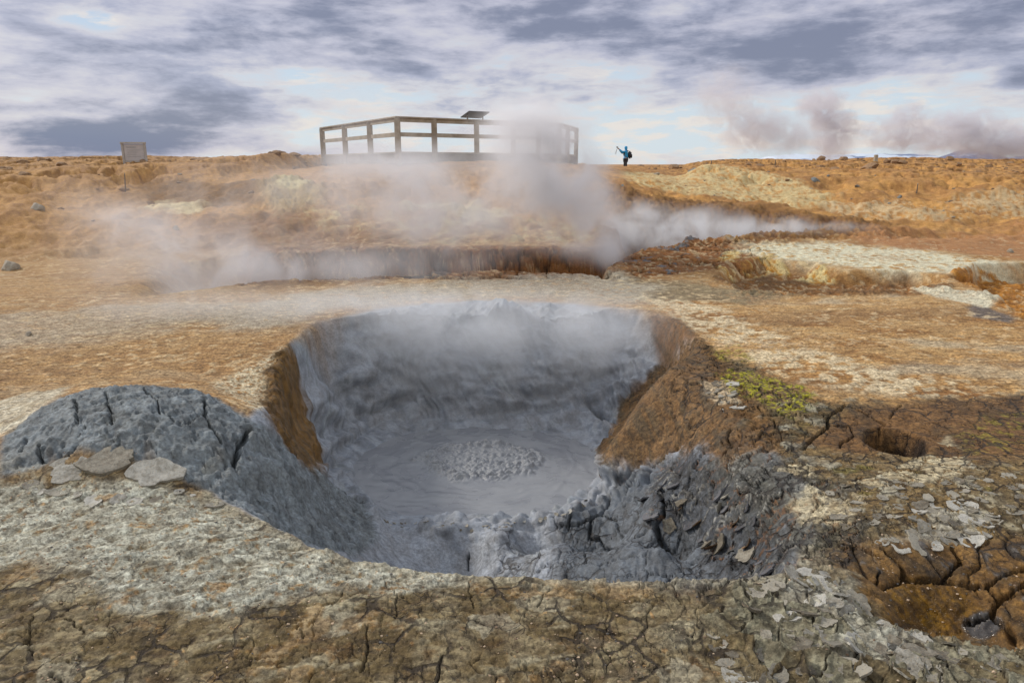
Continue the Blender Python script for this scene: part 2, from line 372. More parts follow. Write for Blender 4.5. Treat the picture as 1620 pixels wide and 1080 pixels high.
CRACKS = [ # px polylines with half width (m) and depth
 ([(166,618),(172,640),(176,668)],.008,.05),([(118,632),(122,655),(120,665)],.008,.05),([(224,614),(250,632),(252,652)],.005,.04),
 ([(325,630),(323,655),(338,680),(350,702)],.008,.06),([(323,655),(300,668),(285,672)],.004,.03),([(398,676),(380,705),(372,735)],.014,.08),
 ([(60,705),(64,730),(72,728)],.009,.05),([(118,705),(100,730),(98,742)],.009,.05),([(40,692),(28,712)],.007,.03),([(188,680),(176,695),(186,700)],.003,.02),
 ([(268,655),(275,664)],.004,.03),([(134,672),(118,690)],.003,.02),
 ([(1338,640),(1308,662),(1310,675),(1284,695),(1270,710)],.011,.05),([(1338,640),(1370,655),(1400,672),(1388,690)],.006,.03),
 ([(1310,672),(1345,675),(1352,690),(1330,700),(1330,708)],.007,.035),([(1283,690),(1250,688),(1228,680),(1224,662)],.006,.03),
 ([(1425,640),(1412,655),(1408,662)],.005,.02),([(1155,680),(1150,695),(1158,705),(1140,722)],.009,.04),([(1198,642),(1212,656),(1240,655)],.008,.03),
 ([(1170,728),(1210,740),(1218,752)],.006,.02),([(1175,755),(1190,768),(1200,768)],.008,.03),([(1090,755),(1086,770),(1080,772)],.006,.03),
 ([(960,780),(955,795),(935,820),(932,850),(950,855),(1000,850),(1015,842)],.010,.05),([(950,805),(975,825),(985,850)],.007,.04),
 ([(870,810),(875,832),(895,834),(905,812)],.008,.04),([(935,820),(912,830),(895,834)],.008,.04),([(1040,775),(1050,815),(1035,830),(1045,850),(1110,865)],.014,.06),
 ([(1070,712),(1020,748),(980,778)],.016,.035),([(740,880),(742,900)],.008,.05),
 ([(1395,870),(1425,895),(1430,918),(1490,920),(1520,890),(1505,868)],.010,.05),([(1490,920),(1560,928),(1620,900)],.007,.04),([(1560,928),(1580,950),(1565,975),(1530,985)],.009,.05),
 ([(1565,975),(1590,990),(1600,1015)],.01,.05),([(1580,950),(1640,915)],.009,.05),([(1430,918),(1400,930),(1385,925),(1392,905)],.005,.03),([(1395,885),(1360,870),(1335,862)],.006,.03),
 ([(820,395),(822,420),(818,436)],.02,.1),([(760,420),(800,412),(830,400),(880,398)],.015,.06),([(745,396),(742,436)],.015,.05),([(870,400),(864,436)],.012,.05),
 ([(745,255+660),(742,935),(748,960)],.003,.012),([(100,970),(50,985)],.004,.012),([(105,975),(135,1000)],.005,.015),([(52,970),(42,1010),(52,1035)],.004,.015),([(82,1065),(95,1080)],.006,.02),
 ([(470,990),(482,1005)],.004,.012),([(580,985),(582,1030),(570,1060)],.004,.012),([(700,1035),(690,1080)],.004,.012),([(610,920),(628,940),(626,975)],.003,.01),([(870,930),(850,958)],.003,.01),
]
FUM = None
def build_ground():
    th_in = np.linspace(-math.radians(47), math.radians(47), 1180)
    side = np.radians(np.concatenate([np.geomspace(47.3, 130, 60)]))
    th = np.concatenate([-side[::-1], th_in, side])
    r = np.concatenate([[.15,.5,.8,1.05,1.2,1.3], np.exp(np.arange(math.log(1.4), math.log(6.0), .0030)), np.arange(6.01, 8.7, .0115), np.exp(np.arange(math.log(8.712), math.log(11.9), .0030)), np.arange(11.92, 13.9, .013), np.exp(np.arange(math.log(13.93), math.log(60), .0060)), np.geomspace(61, 12000, 60)])
    nr, nt = len(r), len(th)
    R, TH = np.meshgrid(r, th, indexing='ij')
    x = (R*np.sin(TH)).astype(f4); y = (R*np.cos(TH)).astype(f4)
    X, Y = x.ravel(), y.ravel()
    Zm = macro(X, Y)
    Z2 = Zm.reshape(nr, nt)
    # macro normal
    def tang(ax):
        return np.stack([np.gradient(a, axis=ax) for a in (x, y, Z2)], -1)
    N = np.cross(tang(1), tang(0)); N /= np.linalg.norm(N, axis=-1, keepdims=True)+1e-12
    N = N.reshape(-1, 3).astype(f4); N[N[:, 2] < 0] *= -1
    slope = 1-N[:, 2]
    RR = np.hypot(X, Y)
    # masks
    names = list(ZP); flat = []; idx = {}
    for k in names: idx[k] = (len(flat), len(flat)+len(ZP[k])); flat += ZP[k]
    cidx = []
    for pl, w, dp in CRACKS: cidx.append((len(flat), len(flat)+len(pl))); flat += pl
    SV = survey(flat)
    XW = X + Zm*.85; YW = Y - Zm*1.25
    w1 = fbm(XW*.55, YW*.55, 4, 41); w2 = fbm(XW*2.2, YW*2.2, 4, 42); w3 = fbm(XW*9, YW*9, 4, 43); w4 = fbm(XW*31, YW*31, 3, 44)
    def terrace(f, n, sharp=.22):
        q = f*n; k = np.floor(q); return (k + ss(q-k, .5-sharp, .5+sharp))/n
    MASK = {}
    def zone(k, soft=None, warp=None):
        a, b = idx[k]; P = np.array([p[:2] for p in SV[a:b]])
        key = (k, soft, warp)
        cen = P.mean(0); dist = np.hypot(*cen); size = max(np.ptp(P[:, 0]), np.ptp(P[:, 1]))
        s = soft if soft is not None else .012*dist; wp = warp if warp is not None else .03*dist
        pad = s*3+wp*2
        m = (X > P[:, 0].min()-pad) & (X < P[:, 0].max()+pad) & (Y > P[:, 1].min()-pad) & (Y < P[:, 1].max()+pad)
        out = np.zeros_like(X)
        if m.any():
            d, ins, _ = polydist(X[m], Y[m], P)
            nz = (w2 if dist < 7 else w1)[m]*.6 + (w3 if dist < 7 else w2)[m]*.5 + (w4 if dist < 7 else w3)[m]*.25
            out[m] = ss(np.where(ins, d, -d) + nz*wp, -s, s)
        return out
    d, ins, _ = polydist(X, Y, np.array(CR)[:, :2]); sd = np.where(ins, d, -d)
    wob = fbm(X*4.5, Y*4.5, 3, 11)*.07
    bk_ = ss(Y, 6.2, 7.2); crater = ss(sd + wob*.5 + fbm(X*6, Y*6, 3, 13)*.10*bk_, -.01-.10*bk_, .05+.22*bk_)
    C = np.zeros((len(X), 3), f4)
    def lay(m, a, b=None, t=None):
        c = lin(*a)[None]
        if b is not None:
            c = c + (lin(*b)-lin(*a))[None]*np.clip(t, 0, 1)[:, None]
        C[:] = C + (c-C)*np.clip(m, 0, 1)[:, None]
    one = np.ones_like(X)
    sand = ss(w1*.7+w2*.5, -.45, .45)
    lay(one, (166,124,76), (190,156,110), sand)
    big = fbm(X*.35+3, Y*.9, 4, 133, .55)
    stk = fbm(X*1.1+w2*.3, Y*3.6+w2*.3, 5, 131, .6); stk2 = fbm(X*3.2, Y*9, 4, 132, .6)
    lay(ss(stk, .05, .4)*.8, (134,92,50)); lay(ss(-stk+stk2*.5, .12, .45)*.7, (200,174,134)); lay(ss(big, .05, .35)*.65, (142,110,76)); lay(ss(-big+w2*.3, .18, .42)*.6, (186,172,148))
    hill = ss(Y, 12.5, 16)
    lay(hill, (196,146,86), (170,124,76), sand); lay(hill*ss(big, .0, .3)*.6, (150,108,66)); lay(hill*ss(stk2+stk*.5, .0, .4)*.5, (208,158,94))
    # left side of the plain is dustier
    lay(ss(-X, -1, 3)*(1-hill)*.45, (164,124,78), (184,148,102), ss(w2+w3*.6, -.4, .5))
    lay(hill*ss(w2+w3*.7+w1*.4, .12, .4)*.7, (146,102,60))
    crest = ss(RR, 26, 34)
    lay(crest*ss(w2*.8+w3, .0, .4)*.8, (128,92,58))
    lay((1-ss(X+w1*1.5, -2.0, 1.5))*.30, (150,122,90))
    # hills
    lay(zone('hpale')*.85*ss(w3+w2*.7, -.35, .15), (208,188,142)); lay(zone('hpale2')*.7*ss(w3*1.2+w1, -.1, .35), (206,184,146))
    lay(zone('hbrown', .4, .8), (136,96,46), (118,86,48), w2+.5)
    lay(zone('mslope', 1.0, 1.4)*.9, (150,108,64), (186,150,98), ss(w2+w3, -.2, .35)); lay(zone('mslope', 1.0, 1.4)*ss(w2-w3, .12, .4)*.8, (204,184,134))
    lay(zone('sbrown', .6, 1.3)*.8, (112,76,46), (140,98,60), w3+.5)
    lay(zone('fum', .3, .5), (176,150,96), (150,120,70), w3+w2+.5); lay(zone('fumtop', .2, .4), (208,194,152), (186,166,110), w3+.5)
    for k in ('wspot', 'wspot2', 'wspot3'): lay(zone(k, .3, .9)*.8, (214,194,150), (222,206,166), w3+.5)
    lay(zone('chan', .5, .9), (110,74,42), (142,104,58), ss(w2+w3, -.3, .5))
    lay(zone('rbase', .4, 1.2)*.9, (156,106,66), (176,128,86), w2+.5)
    lay(zone('cliff', .12, .2), (144,98,58), (118,82,52), ss(w3+w2, -.3, .4)); lay(zone('dwet', .3, .5)*.7, (120,92,66)); lay(zone('bluecliff', .12, .3), (98,90,86), (80,80,84), w3+.5)
    lay(zone('bank', .15, .3), (144,96,54), (124,86,54), ss(w3, -.4, .4))
    lay(zone('bank', .15, .3)*ss(w2*1.2+w3*.6, .28, .45), (106,104,106))
    sa = zone('salt', .25, .9); lay(sa, (214,206,180), (196,170,120), ss(w3+w2*.6, .05, .5))
    lay(sa*ss(w2+w3*.8, .18, .42)*.7, (176,124,58))
    lay(zone('hollow', .12, .35), (140,96,52), (116,86,56), ss(w3+w2, -.3, .4))
    se = zone('saltedge', .1, .5); lay(se*ss(w2+w3*.6, -.15, .15), (178,124,44), (206,186,136), ss(w3+w2*.6, -.1, .3))
    lay(zone('hollow2', .1, .4), (150,102,54), (176,120,54), ss(w3, -.3, .3)); lay(zone('gpatch', .05, .1), (112,100,92)); lay(zone('salt2', .05, .2), (206,196,172))
    # middle plain
    lay(zone('olive', .2, .6)*.85, (120,108,86), (146,132,104), ss(w3+w2, -.3, .4))
    lay(zone('farpale', .35, .9)*.8, (170,160,144), (186,176,158), ss(w3, -.4, .4))
    lay(zone('lgrey', .3, .7)*.75, (168,150,128), (182,168,148), ss(w3, -.4, .4))
    pp = zone('plainpale', .15, .45); lay(pp*ss(w3*1.1+w2*.9+.12, -.12, .2)*.85, (206,186,152), (222,206,176), ss(w4, -.4, .4))
    pl = ss(Y, 3.6, 4.2)*(1-hill)*(1-crater); lay(pl*ss(w3*1.3-w2*.8, .22, .5)*.55, (216,192,154)); lay(pl*ss(w3+w1+w4*.5, .3, .55)*.45, (150,104,62))
    lay(zone('lpale', .06, .15), (200,190,170), (182,166,140), ss(w3, -.3, .4))
    lr = zone('lrim', .05, .15); lay(lr*ss(w3*.8+w4+.35, -.1, .2), (206,192,164), (172,134,90), ss(w4+w3, .0, .4))
    # close ground
    fg = (1-ss(Y, 3.1, 3.6))*(1-crater)*(1-ss(X+w2*.3, 1.3, 1.8))
    patch = ss(w2*.9+w3*.9, -.15, .3)
    lay(fg, (106,90,62), (138,124,97), patch)
    lay(fg*ss(w3+fbm(X*3, Y*3, 3, 77), .25, .5)*.7, (98,72,40)); lay(fg*ss(w3*1.2+w4*.4-w2, .42, .6)*.85, (184,174,148))
    lay(fg*ss(w4+w3*.6, .42, .6)*.55, (196,150,96))
    lay(zone('rb', .12, .25), (128,106,72), (104,90,66), ss(w3+w2, -.3, .4))
    rbm = zone('rb', .12, .25)
    lay(rbm*ss(w3+w4*.7, .2, .45)*.8, (168,156,130)); lay(rbm*ss(fbm(X*6, Y*6, 4, 91), .25, .45)*.6, (126,116,56))
    lay(zone('rbrown', .10, .2), (120,88,54), (92,70,46), ss(w3+w2, -.2, .5))
    lay(zone('spurtop', .1, .2)*.85, (112,92,62), (86,80,60), ss(w3+w2, -.3, .3))
    cr = zone('crust', .05, .16); lay(cr, (186,183,168), (150,143,122), ss(w3+w4*.6, .0, .6)); lay(cr*ss(w4*1.1+w3*.3, .3, .5)*.6, (176,132,82))
    # the crater
    deep = crater*ss(-(Zm), .0, .12)
    lay(crater, (150,152,158), (118,121,128), ss(w3*.9+w2*.7, -.2, .6))
    lay(crater*ss(w2*1.1-w3*.4, .15, .5)*.5, (164,167,168)); lay(crater*ss(w2*.6-w3-.1, .2, .4)*.5, (88,92,98))
    mo = zone('mound', .03, .05); lay(mo, (122,127,130), (96,101,105), ss(w3+w4*.5, -.3, .5)); lay(mo*ss(w3+w2*.6, .32, .55)*.4, (120,122,118))
    lay(zone('slate', .08, .15), (84,87,93), (62,65,71), ss(w3+w4*.5, -.4, .4)); so = zone('slateo', .12, .25); lay(so*.8, (84,80,66), (66,66,62), ss(w3+w4*.4, -.3, .4)); lay(so*ss(w4+w3*.7, .25, .5)*.7, (150,146,138))
    inn = ss(-Zm+w2*.1, .50, .62)*zone('slate', .1, .1); lay(inn*.9, (110,114,120), (92,96,102), w3+.5)
    lay(zone('notch', .05, .1)*.9, (122,88,56), (92,74,58), ss(w3+w4, -.3, .4))
    sp_ = zone('spur', .05, .13); lay(sp_, (118,88,54), (86,70,48), ss(w3+w2*.6, -.2, .5)); lay(sp_*ss(fbm(X*5, Y*5, 4, 93), .2, .5)*.5, (142,108,72))
    lay(zone('lwall', .05, .16), (120,88,46), (88,68,42), ss(w3+w4*.5, -.3, .4))
    e, idc, _, _ = voro(X*7+w3*.3, Y*7+w3*.3, 3)
    lay(zone('wp5', .02, .04)*ss(idc, .25, .3), (176,156,128))
    su = zone('sulf', .04, .12); lay(su*ss(w4*1.2+w3*.8, -.05, .22), (158,150,48)); lay(zone('sulf2', .05, .1)*ss(w4+w3, 0, .2)*.8, (164,148,64)); lay(zone('sulf3', .08, .2)*ss(w4+w3, .05, .3)*.7, (150,134,56))
    wpl = [(k, zone(k, .02, .04)) for k in ('wplates', 'wp2', 'wp3', 'wp4')]
    for k, m in wpl: lay(m*ss(idc+w3*.3, .25, .4)*.9, (198,182,150) if k != 'wp4' else (172,168,158), (176,164,138), w4+.5)
    pit = zone('pit', .05, .1); lay(pit, (124,92,50), (84,66,42), ss(w3+w2*.6, -.3, .4)); lay(pit*ss(w4*.6+w3, .3, .5)*.5, (104,106,110))
    pb = zone('pitb', .03, .06); lay(pb, (122,88,26), (92,66,26), ss(w4+w3, -.3, .3))
    pu = zone('puddle', .01, .02); lay(pu, (70,66,64))
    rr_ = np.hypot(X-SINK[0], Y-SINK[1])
    hol = 1-ss(np.hypot(X-SINK[0], Y-SINK[1]) + w3*.02, .165, .20); lay(hol, (52,38,28), (36,28,22), w3+.5)  # hole interior: dark wet mud, darkened further in place of shade
    sc = zone('scales', .05, .12); scw = zone('scalew', .05, .12)
    # small cracked plates everywhere dry, larger in the pit
    disp = np.zeros_like(X)
    near = RR < 9
    def V(scale, seed, m, warp=.25, wn=None):
        e = np.full_like(X, 1.0); i_ = np.full_like(X, .5); bx = np.zeros_like(X); by = np.zeros_like(X)
        k = m > .01
        wn_ = w3 if wn is None else wn
        a, b, c, d_ = voro(X[k]*scale + w2[k]*warp + fbm(X[k]*scale*1.3, Y[k]*scale*1.3, 2, seed+5)*.35, Y[k]*scale + w4[k]*warp*.4 + fbm(X[k]*scale*1.3+9, Y[k]*scale*1.3, 2, seed+6)*.35, seed)
        e[k], i_[k], bx[k], by[k] = a/scale, b, c/scale, d_/scale
        return e, i_, bx, by
    fgm = fg*(1-cr*.8)*(1-sc)
    # foreground cracks
    e, i_, bx, by = V(6.5, 5, fgm); keep = ss(fbm(X*2.0, Y*2.0, 3, 55), -.12, .18)
    disp -= fgm*keep*.009*(1-ss(e, .0006, .004)); lay(fgm*keep*(1-ss(e, .0006, .0032))*.6, (48,38,28)); lay(fgm*ss(i_, .80, .84)*(w3 > -.3)*.55, (176,168,148))
    e, i_, bx, by = V(15, 6, fgm); disp += fgm*(-.004*(1-ss(e, .001, .006)) + (i_-.5)*.006)
    disp += fgm*(w3*.005 + w4*.0015)
    # grey crumbly crust: torn sheets lying on one another
    fa = fbm(XW*6+YW*3, YW*11-XW*5, 5, 101, .62); fb = fbm(XW*24+YW*9, YW*40-XW*16, 3, 102, .6)
    ta = terrace(fa+fb*.16, 6, .05)
    disp += cr*(ta*.030 + fb*.0015)
    gap = (1-ss(np.abs(((fa+fb*.16)*6) % 1 - .5), .0, .16)); lay(cr*gap*.55, (70,62,50))
    lay(cr*ss(-(fa+fb*.4), .05, .5)*.75, (118,104,78)); lay(cr*ss(fa+fb*.5, .3, .5)*.6, (186,184,172))
    lay(cr*ss(w3*.8+w2*.5-fb*.3, .30, .5)*.6, (158,122,80))
    # the same sheets, thinner, over the brown foreground
    fc = fbm(XW*3.2+YW*1.2, YW*7.5-XW*2.6, 5, 103, .6); tc = terrace(fc+w4*.10, 9, .06)
    disp += fgm*(tc*.020); lay(fgm*ss(fc, .10, .34)*.7, (146,138,118), (176,164,136), w4+.5); lay(fgm*ss(-fc, .16, .4)*.6, (98,72,42), (88,82,74), w3+.5); lay(fgm*ss(w3-w2, .28, .5)*.6, (132,98,52))
    # curled scales
    e, i_, bx, by = V(9.5, 9, sc, .3); tlt = np.clip(by*.9+bx*.35, -.06, .06)
    disp += sc*(-tlt*.42 + .012*ss(e, 0, .015)*0 + .010*(1-ss(e, .004, .022)) - .02*(1-ss(e, .0005, .004)) + (i_-.5)*.01)
    lay(sc, (138,132,112), (112,98,72), ss(i_+w3*.4, .4, .8)); lay(scw*ss(i_+w3*.3, .15, .4), (184,180,166), (164,158,142), w4+.5); lay(sc*(1-ss(e, .0005, .004))*.8, (60,46,32))
    # right slope scales
    rs = rbm*(1-pit)*(1-zone('rbrown', .1, .2)); e, i_, bx, by = V(10, 10, rs, .4); disp += rs*((i_-.5)*.010 + .006*(1-ss(e, .003, .015)) - .012*(1-ss(e, .0005, .004)) - by*.12*ss(-Y, -3.6, -3.2)) + rs*w4*.004
    lay(rs*(1-ss(e, .0005, .004))*.6, (52,42,30)); lay(rs*ss(i_, .84, .9)*.7*ss(w2+.2, -.1, .2), (176,170,152))
    rbw = zone('rbrown', .1, .2); wm = np.maximum(rbw, wpl[0][1]); e, i_, bx, by = V(6, 11, wm, .3); kk = ss(X+w2*.4, 1.9, 2.1)*ss(-Y, -5.2, -4.2); hol_ = hol; disp += .014*np.exp(-((rr_-.21)/.035)**2); disp -= wm*.008*(1-ss(e, .001, .006)); lay(wpl[0][1]*(1-ss(e, .002, .012))*.8, (122,92,54)); lay(rbw*(1-ss(e, .001, .005))*.6, (58,40,26))
    # spur and slate slope
    e, i_, bx, by = V(8, 12, np.maximum(sp_, zone('spurtop', .1, .2))); mm = np.maximum(sp_, zone('spurtop', .1, .2))*ss(X, 1.05, 1.35); disp += mm*((i_-.5)*.010 - .018*(1-ss(e, .001, .006)) + .004*(1-ss(e, .004, .02))); lay(mm*(1-ss(e, .001, .005))*.8, (40,28,20))
    disp += sp_*(w3*.020+w4*.006)
    sl = np.maximum(zone('slate', .08, .15)*(1-inn), so*.7); e, i_, bx, by = V(9, 13, sl, .5)
    disp += sl*((i_-.5)*.014 - bx*.11 + .008*(1-ss(e, .002, .012))*ss(i_, .3, .6) - .028*(1-ss(e, .0005, .005)) + w3*.012 + w4*.003)
    lay(sl*(1-ss(e, .0005, .0045))*.7, (26,24,24)); lay(sl*(ss(e, .003, .006)*(1-ss(e, .008, .014)))*ss(i_, .72, .8)*.8, (152,148,140)); lay(sl*(ss(e, .003, .006)*(1-ss(e, .008, .014)))*(1-ss(i_, .2, .28))*.8, (128,88,52))
    # pit: big wet plates
    e, i_, bx, by = V(3.9, 14, pit*(1-pb)); pm = pit*(1-pb); disp += pm*((i_-.5)*.014 - .012*(1-ss(e, .001, .008)) + .010*(ss(e, .0, .03)) + w3*.008 + w4*.003); lay(pm*(1-ss(e, .001, .005))*.8, (34,22,14))
    e, i_, bx, by = V(30, 15, pb); disp += pb*(1-pu)*((i_-.5)*.01 + w4*.006)
    # mound
    bl = np.abs(fbm(X*5, Y*5, 3, 61)); bl2 = np.abs(fbm(X*16, Y*16, 3, 62)); 
    disp += mo*(.055*bl + .030*bl2 + w4*.006 - .016*ss(w4*1.2+w3*.5, .25, .5) - .02) 
    # slumped mud walls
    mud = crater*(1-mo)*(1-sp_)*(1-sl)
    wx = X + w2*.12; wy = Y + w3*.06
    lob = np.abs(fbm(wx*1.3+w2*.3, wy*.7 + Zm*4.2 + w2*.4, 3, 63, .45))*2.4; lob2 = np.abs(fbm(wx*6.5+Zm*4, wy*6.5-Zm*5, 2, 64, .4))*2.0
    wall = ss(Zm, -1.1, -.95)
    rimf = ss(sd, .12, .50); nearf = 1-ss(Y, 4.3, 4.8)
    disp += mud*rimf*(.13*(lob-.5)*(1-.80*nearf) + .050*(lob2-.5)*(1-.75*nearf) + .008*fbm(XW*15, YW*15, 2, 67) + nearf*(.012*np.abs(w3) + .005*w4))*(.2+.8*wall)
    nm = mud*nearf*wall*ss(X+w2*.3, -.5, .0); e, i_, bx, by = V(5.5, 23, nm, .4); disp += nm*((i_-.5)*.014 - .016*(1-ss(e, .001, .007)) - by*.03); lay(nm*(1-ss(e, .001, .006))*.6, (34,34,38))
    terr = fbm(X*1.5, Y*1.5+Zm*2.2, 3, 65); disp += mud*wall*ss(sd, .08, .3)*.06*np.sin(Zm*8+terr*3.0+fbm(X*.8, Y*.8, 2, 66)*1.5)*ss(Y, 4.6, 5.6)
    fr = zone('lwall', .03, .06); e, i_, bx, by = V(11, 16, fr); disp += fr*((i_-.5)*.03 + w3*.03)
    # rims: crumbly lip
    lip = np.exp(-((sd+.01)/.03)**2)*ss(RR, 0, .1)*(RR < 12); disp += lip*(w4*.006 + .005)*(1-mo)
    lay(lip*(1-mo)*ss(-Y, -4.0, -3.0)*(1-ss(X, 1.0, 1.2))*.6, (178,170,150))
    # plain relief
    plain = (1-crater)*(1-fg)*(1-mo)*(1-ss(Y, 12, 14))*(1-rbm)
    disp += plain*(w3*.012 + w4*.007 + w2*.012); e, i_, bx, by = V(5, 17, plain*(RR < 10)); disp -= plain*.004*(1-ss(e, .002, .012))
    e, i_, bx, by = V(22, 18, np.maximum(lr, zone('lpale', .06, .15))); disp += np.maximum(lr, 0)*(i_-.4)*.012
    # ditch wall, bank, hollows
    bk = np.maximum(zone('bank', .15, .3), zone('cliff', .12, .2)); e, i_, bx, by = V(1.6, 19, bk, .5, w2); disp += bk*((i_-.5)*.05 - .05*(1-ss(e, .005, .04)) + w3*.03); lay(bk*(1-ss(e, .004, .03))*.7, (56,40,28))
    hm = np.maximum(zone('hollow', .12, .35), zone('hollow2', .1, .4)); disp += hm*(w3*.05+w2*.06); disp += se*(np.abs(w3)*.03); disp += sa*(w3*.012)
    ch = zone('chan', .5, .9); disp += ch*(.12*w2+.06*w3)
    # hills
    hm2 = ss(Y, 12.6, 14)*(1-ss(Y, 20, 24))*(1-zone('chan', .5, .9)); disp += hm2*(fbm(X*.55, Y*.8, 4, 141)*.30 + np.abs(fbm(X*1.7, Y*2.0, 3, 142))*.16-.06)
    hl = ss(Y, 12.3, 16); disp += hl*(w2*.05 + w3*.022 + w1*.10)*(1-ss(RR, 55, 75))
    disp += zone('fum', .3, .5)*(.12+.08*w2+.05*w3) + zone('fumtop', .3, .4)*.09
    rough = ss(RR, 22, 30)*(1-ss(RR, 58, 75)); rid = fbm(X*.45, Y*.45, 5, 71, ridged=True)
    aw = X/np.maximum(Y, 1); win = ss(aw, .09, .12)*(1-ss(aw, .23, .28)); notplat = (1-ss(X, -9.5, -8.0)*(1-ss(X, 3.0, 5)))*(1-win)
    disp += -ss(RR, 25, 34)*(1-ss(RR, 58, 75))*(.42+.42*ss(X, 2, 12)+.22*ss(-X, 8, 11))*(1-win*.72) + rough*notplat*(ss(rid+w1*.4, .05, .5)*.55 + (ss(rid+w1*.4, -.1, .4)*.75+.25)*ss(fbm(X*1.5, Y*1.5, 4, 72, ridged=True), .0, .45)*.26)
    disp -= .62*np.exp(-(((X-8.2)/4)**2+((Y-50)/3)**2))
    disp *= (RR < 100)*(1-pu*.97)
    # surveyed cracks
    for (a, b), (pl, w, dp) in zip(cidx, CRACKS):
        P = np.array([p[:2] for p in SV[a:b]]); pad = .1+w*3
        m = (X > P[:, 0].min()-pad) & (X < P[:, 0].max()+pad) & (Y > P[:, 1].min()-pad) & (Y < P[:, 1].max()+pad)
        if not m.any(): continue
        xs = X[m]+w3[m]*.015+w4[m]*.008; ys = Y[m]+w4[m]*.02
        d, _, _ = polydist(xs, ys, P, closed=False)
        q = 1-ss(d*(1+.8*w3[m]), w*.35, w*1.2); disp[m] -= dp*q
        Cm = C[m]; C[m] = Cm + (Cm*.42-Cm)*(q*.9)[:, None]
    lum = C @ np.array([.3, .55, .15], f4); C[:] = (C*1.05 - lum[:, None]*.05)*np.array([.93, .965, .97], f4)[None]
    nz = N.copy(); up = ss(RR, 10, 14)[:, None]; nz = nz*(1-up) + np.array([[0, 0, 1]], f4)*up
    V3 = np.stack([X, Y, Zm], -1) + nz*disp[:, None]
    global GRID; GRID = (r, th, V3.reshape(nr, nt, 3))
    wet = np.clip(crater*.55 + mo*.35 + pit*.5 + pb*.3 + pu + sl*.5 + rbw*.15, 0, 1)
    dry = np.clip(fg*ss(w2+.35, -.1, .2)*.8 + rbm*.8 + rbw*.8 + mm*.9 + pm*0 + so*.6 + wm*.6 + (1-crater)*ss(-Y, -7.5, -4.0)*.25, 0, 1)*(1-mud)*(1-mo)*(1-cr*.6); dry = np.clip(dry + nm*.8 + sl*.7*(1-inn) + mo*.35*ss(w2, -.1, .2), 0, 1)
    me = bpy.data.meshes.new('ground')
    nv = nr*nt; me.vertices.add(nv); me.vertices.foreach_set('co', V3.astype(f4).ravel())
    i = np.arange((nr-1)*(nt-1)); a = (i//(nt-1))*nt + i % (nt-1)
    Q = np.stack([a, a+1, a+nt+1, a+nt], -1).astype(np.int32)
    me.loops.add(Q.size); me.loops.foreach_set('vertex_index', Q[:, ::-1].ravel()); me.polygons.add(len(Q)); me.polygons.foreach_set('loop_start', np.arange(len(Q), dtype=np.int32)*4)
    me.update(calc_edges=True)
    me.polygons.foreach_set('use_smooth', np.ones(len(Q), bool))
    # normals must point up
    at = me.color_attributes.new('soil', 'FLOAT_COLOR', 'POINT')
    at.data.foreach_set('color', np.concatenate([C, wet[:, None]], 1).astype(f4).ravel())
    at = me.attributes.new('puddle', 'FLOAT', 'POINT'); at.data.foreach_set('value', pu.astype(f4))
    at = me.attributes.new('mud', 'FLOAT', 'POINT'); at.data.foreach_set('value', np.clip(mud*(1-.35*nearf)+mo*.45, 0, 1).astype(f4))
    at = me.attributes.new('dry', 'FLOAT', 'POINT'); at.data.foreach_set('value', dry.astype(f4))
    o = bpy.data.objects.new('ground', me); COL.objects.link(o); o['kind'] = 'structure'
    me.materials.append(ground_mat())
    return o, SV, idx
def new_mat(name):
    m = bpy.data.materials.new(name); m.use_nodes = True; return m, NT(m.node_tree)
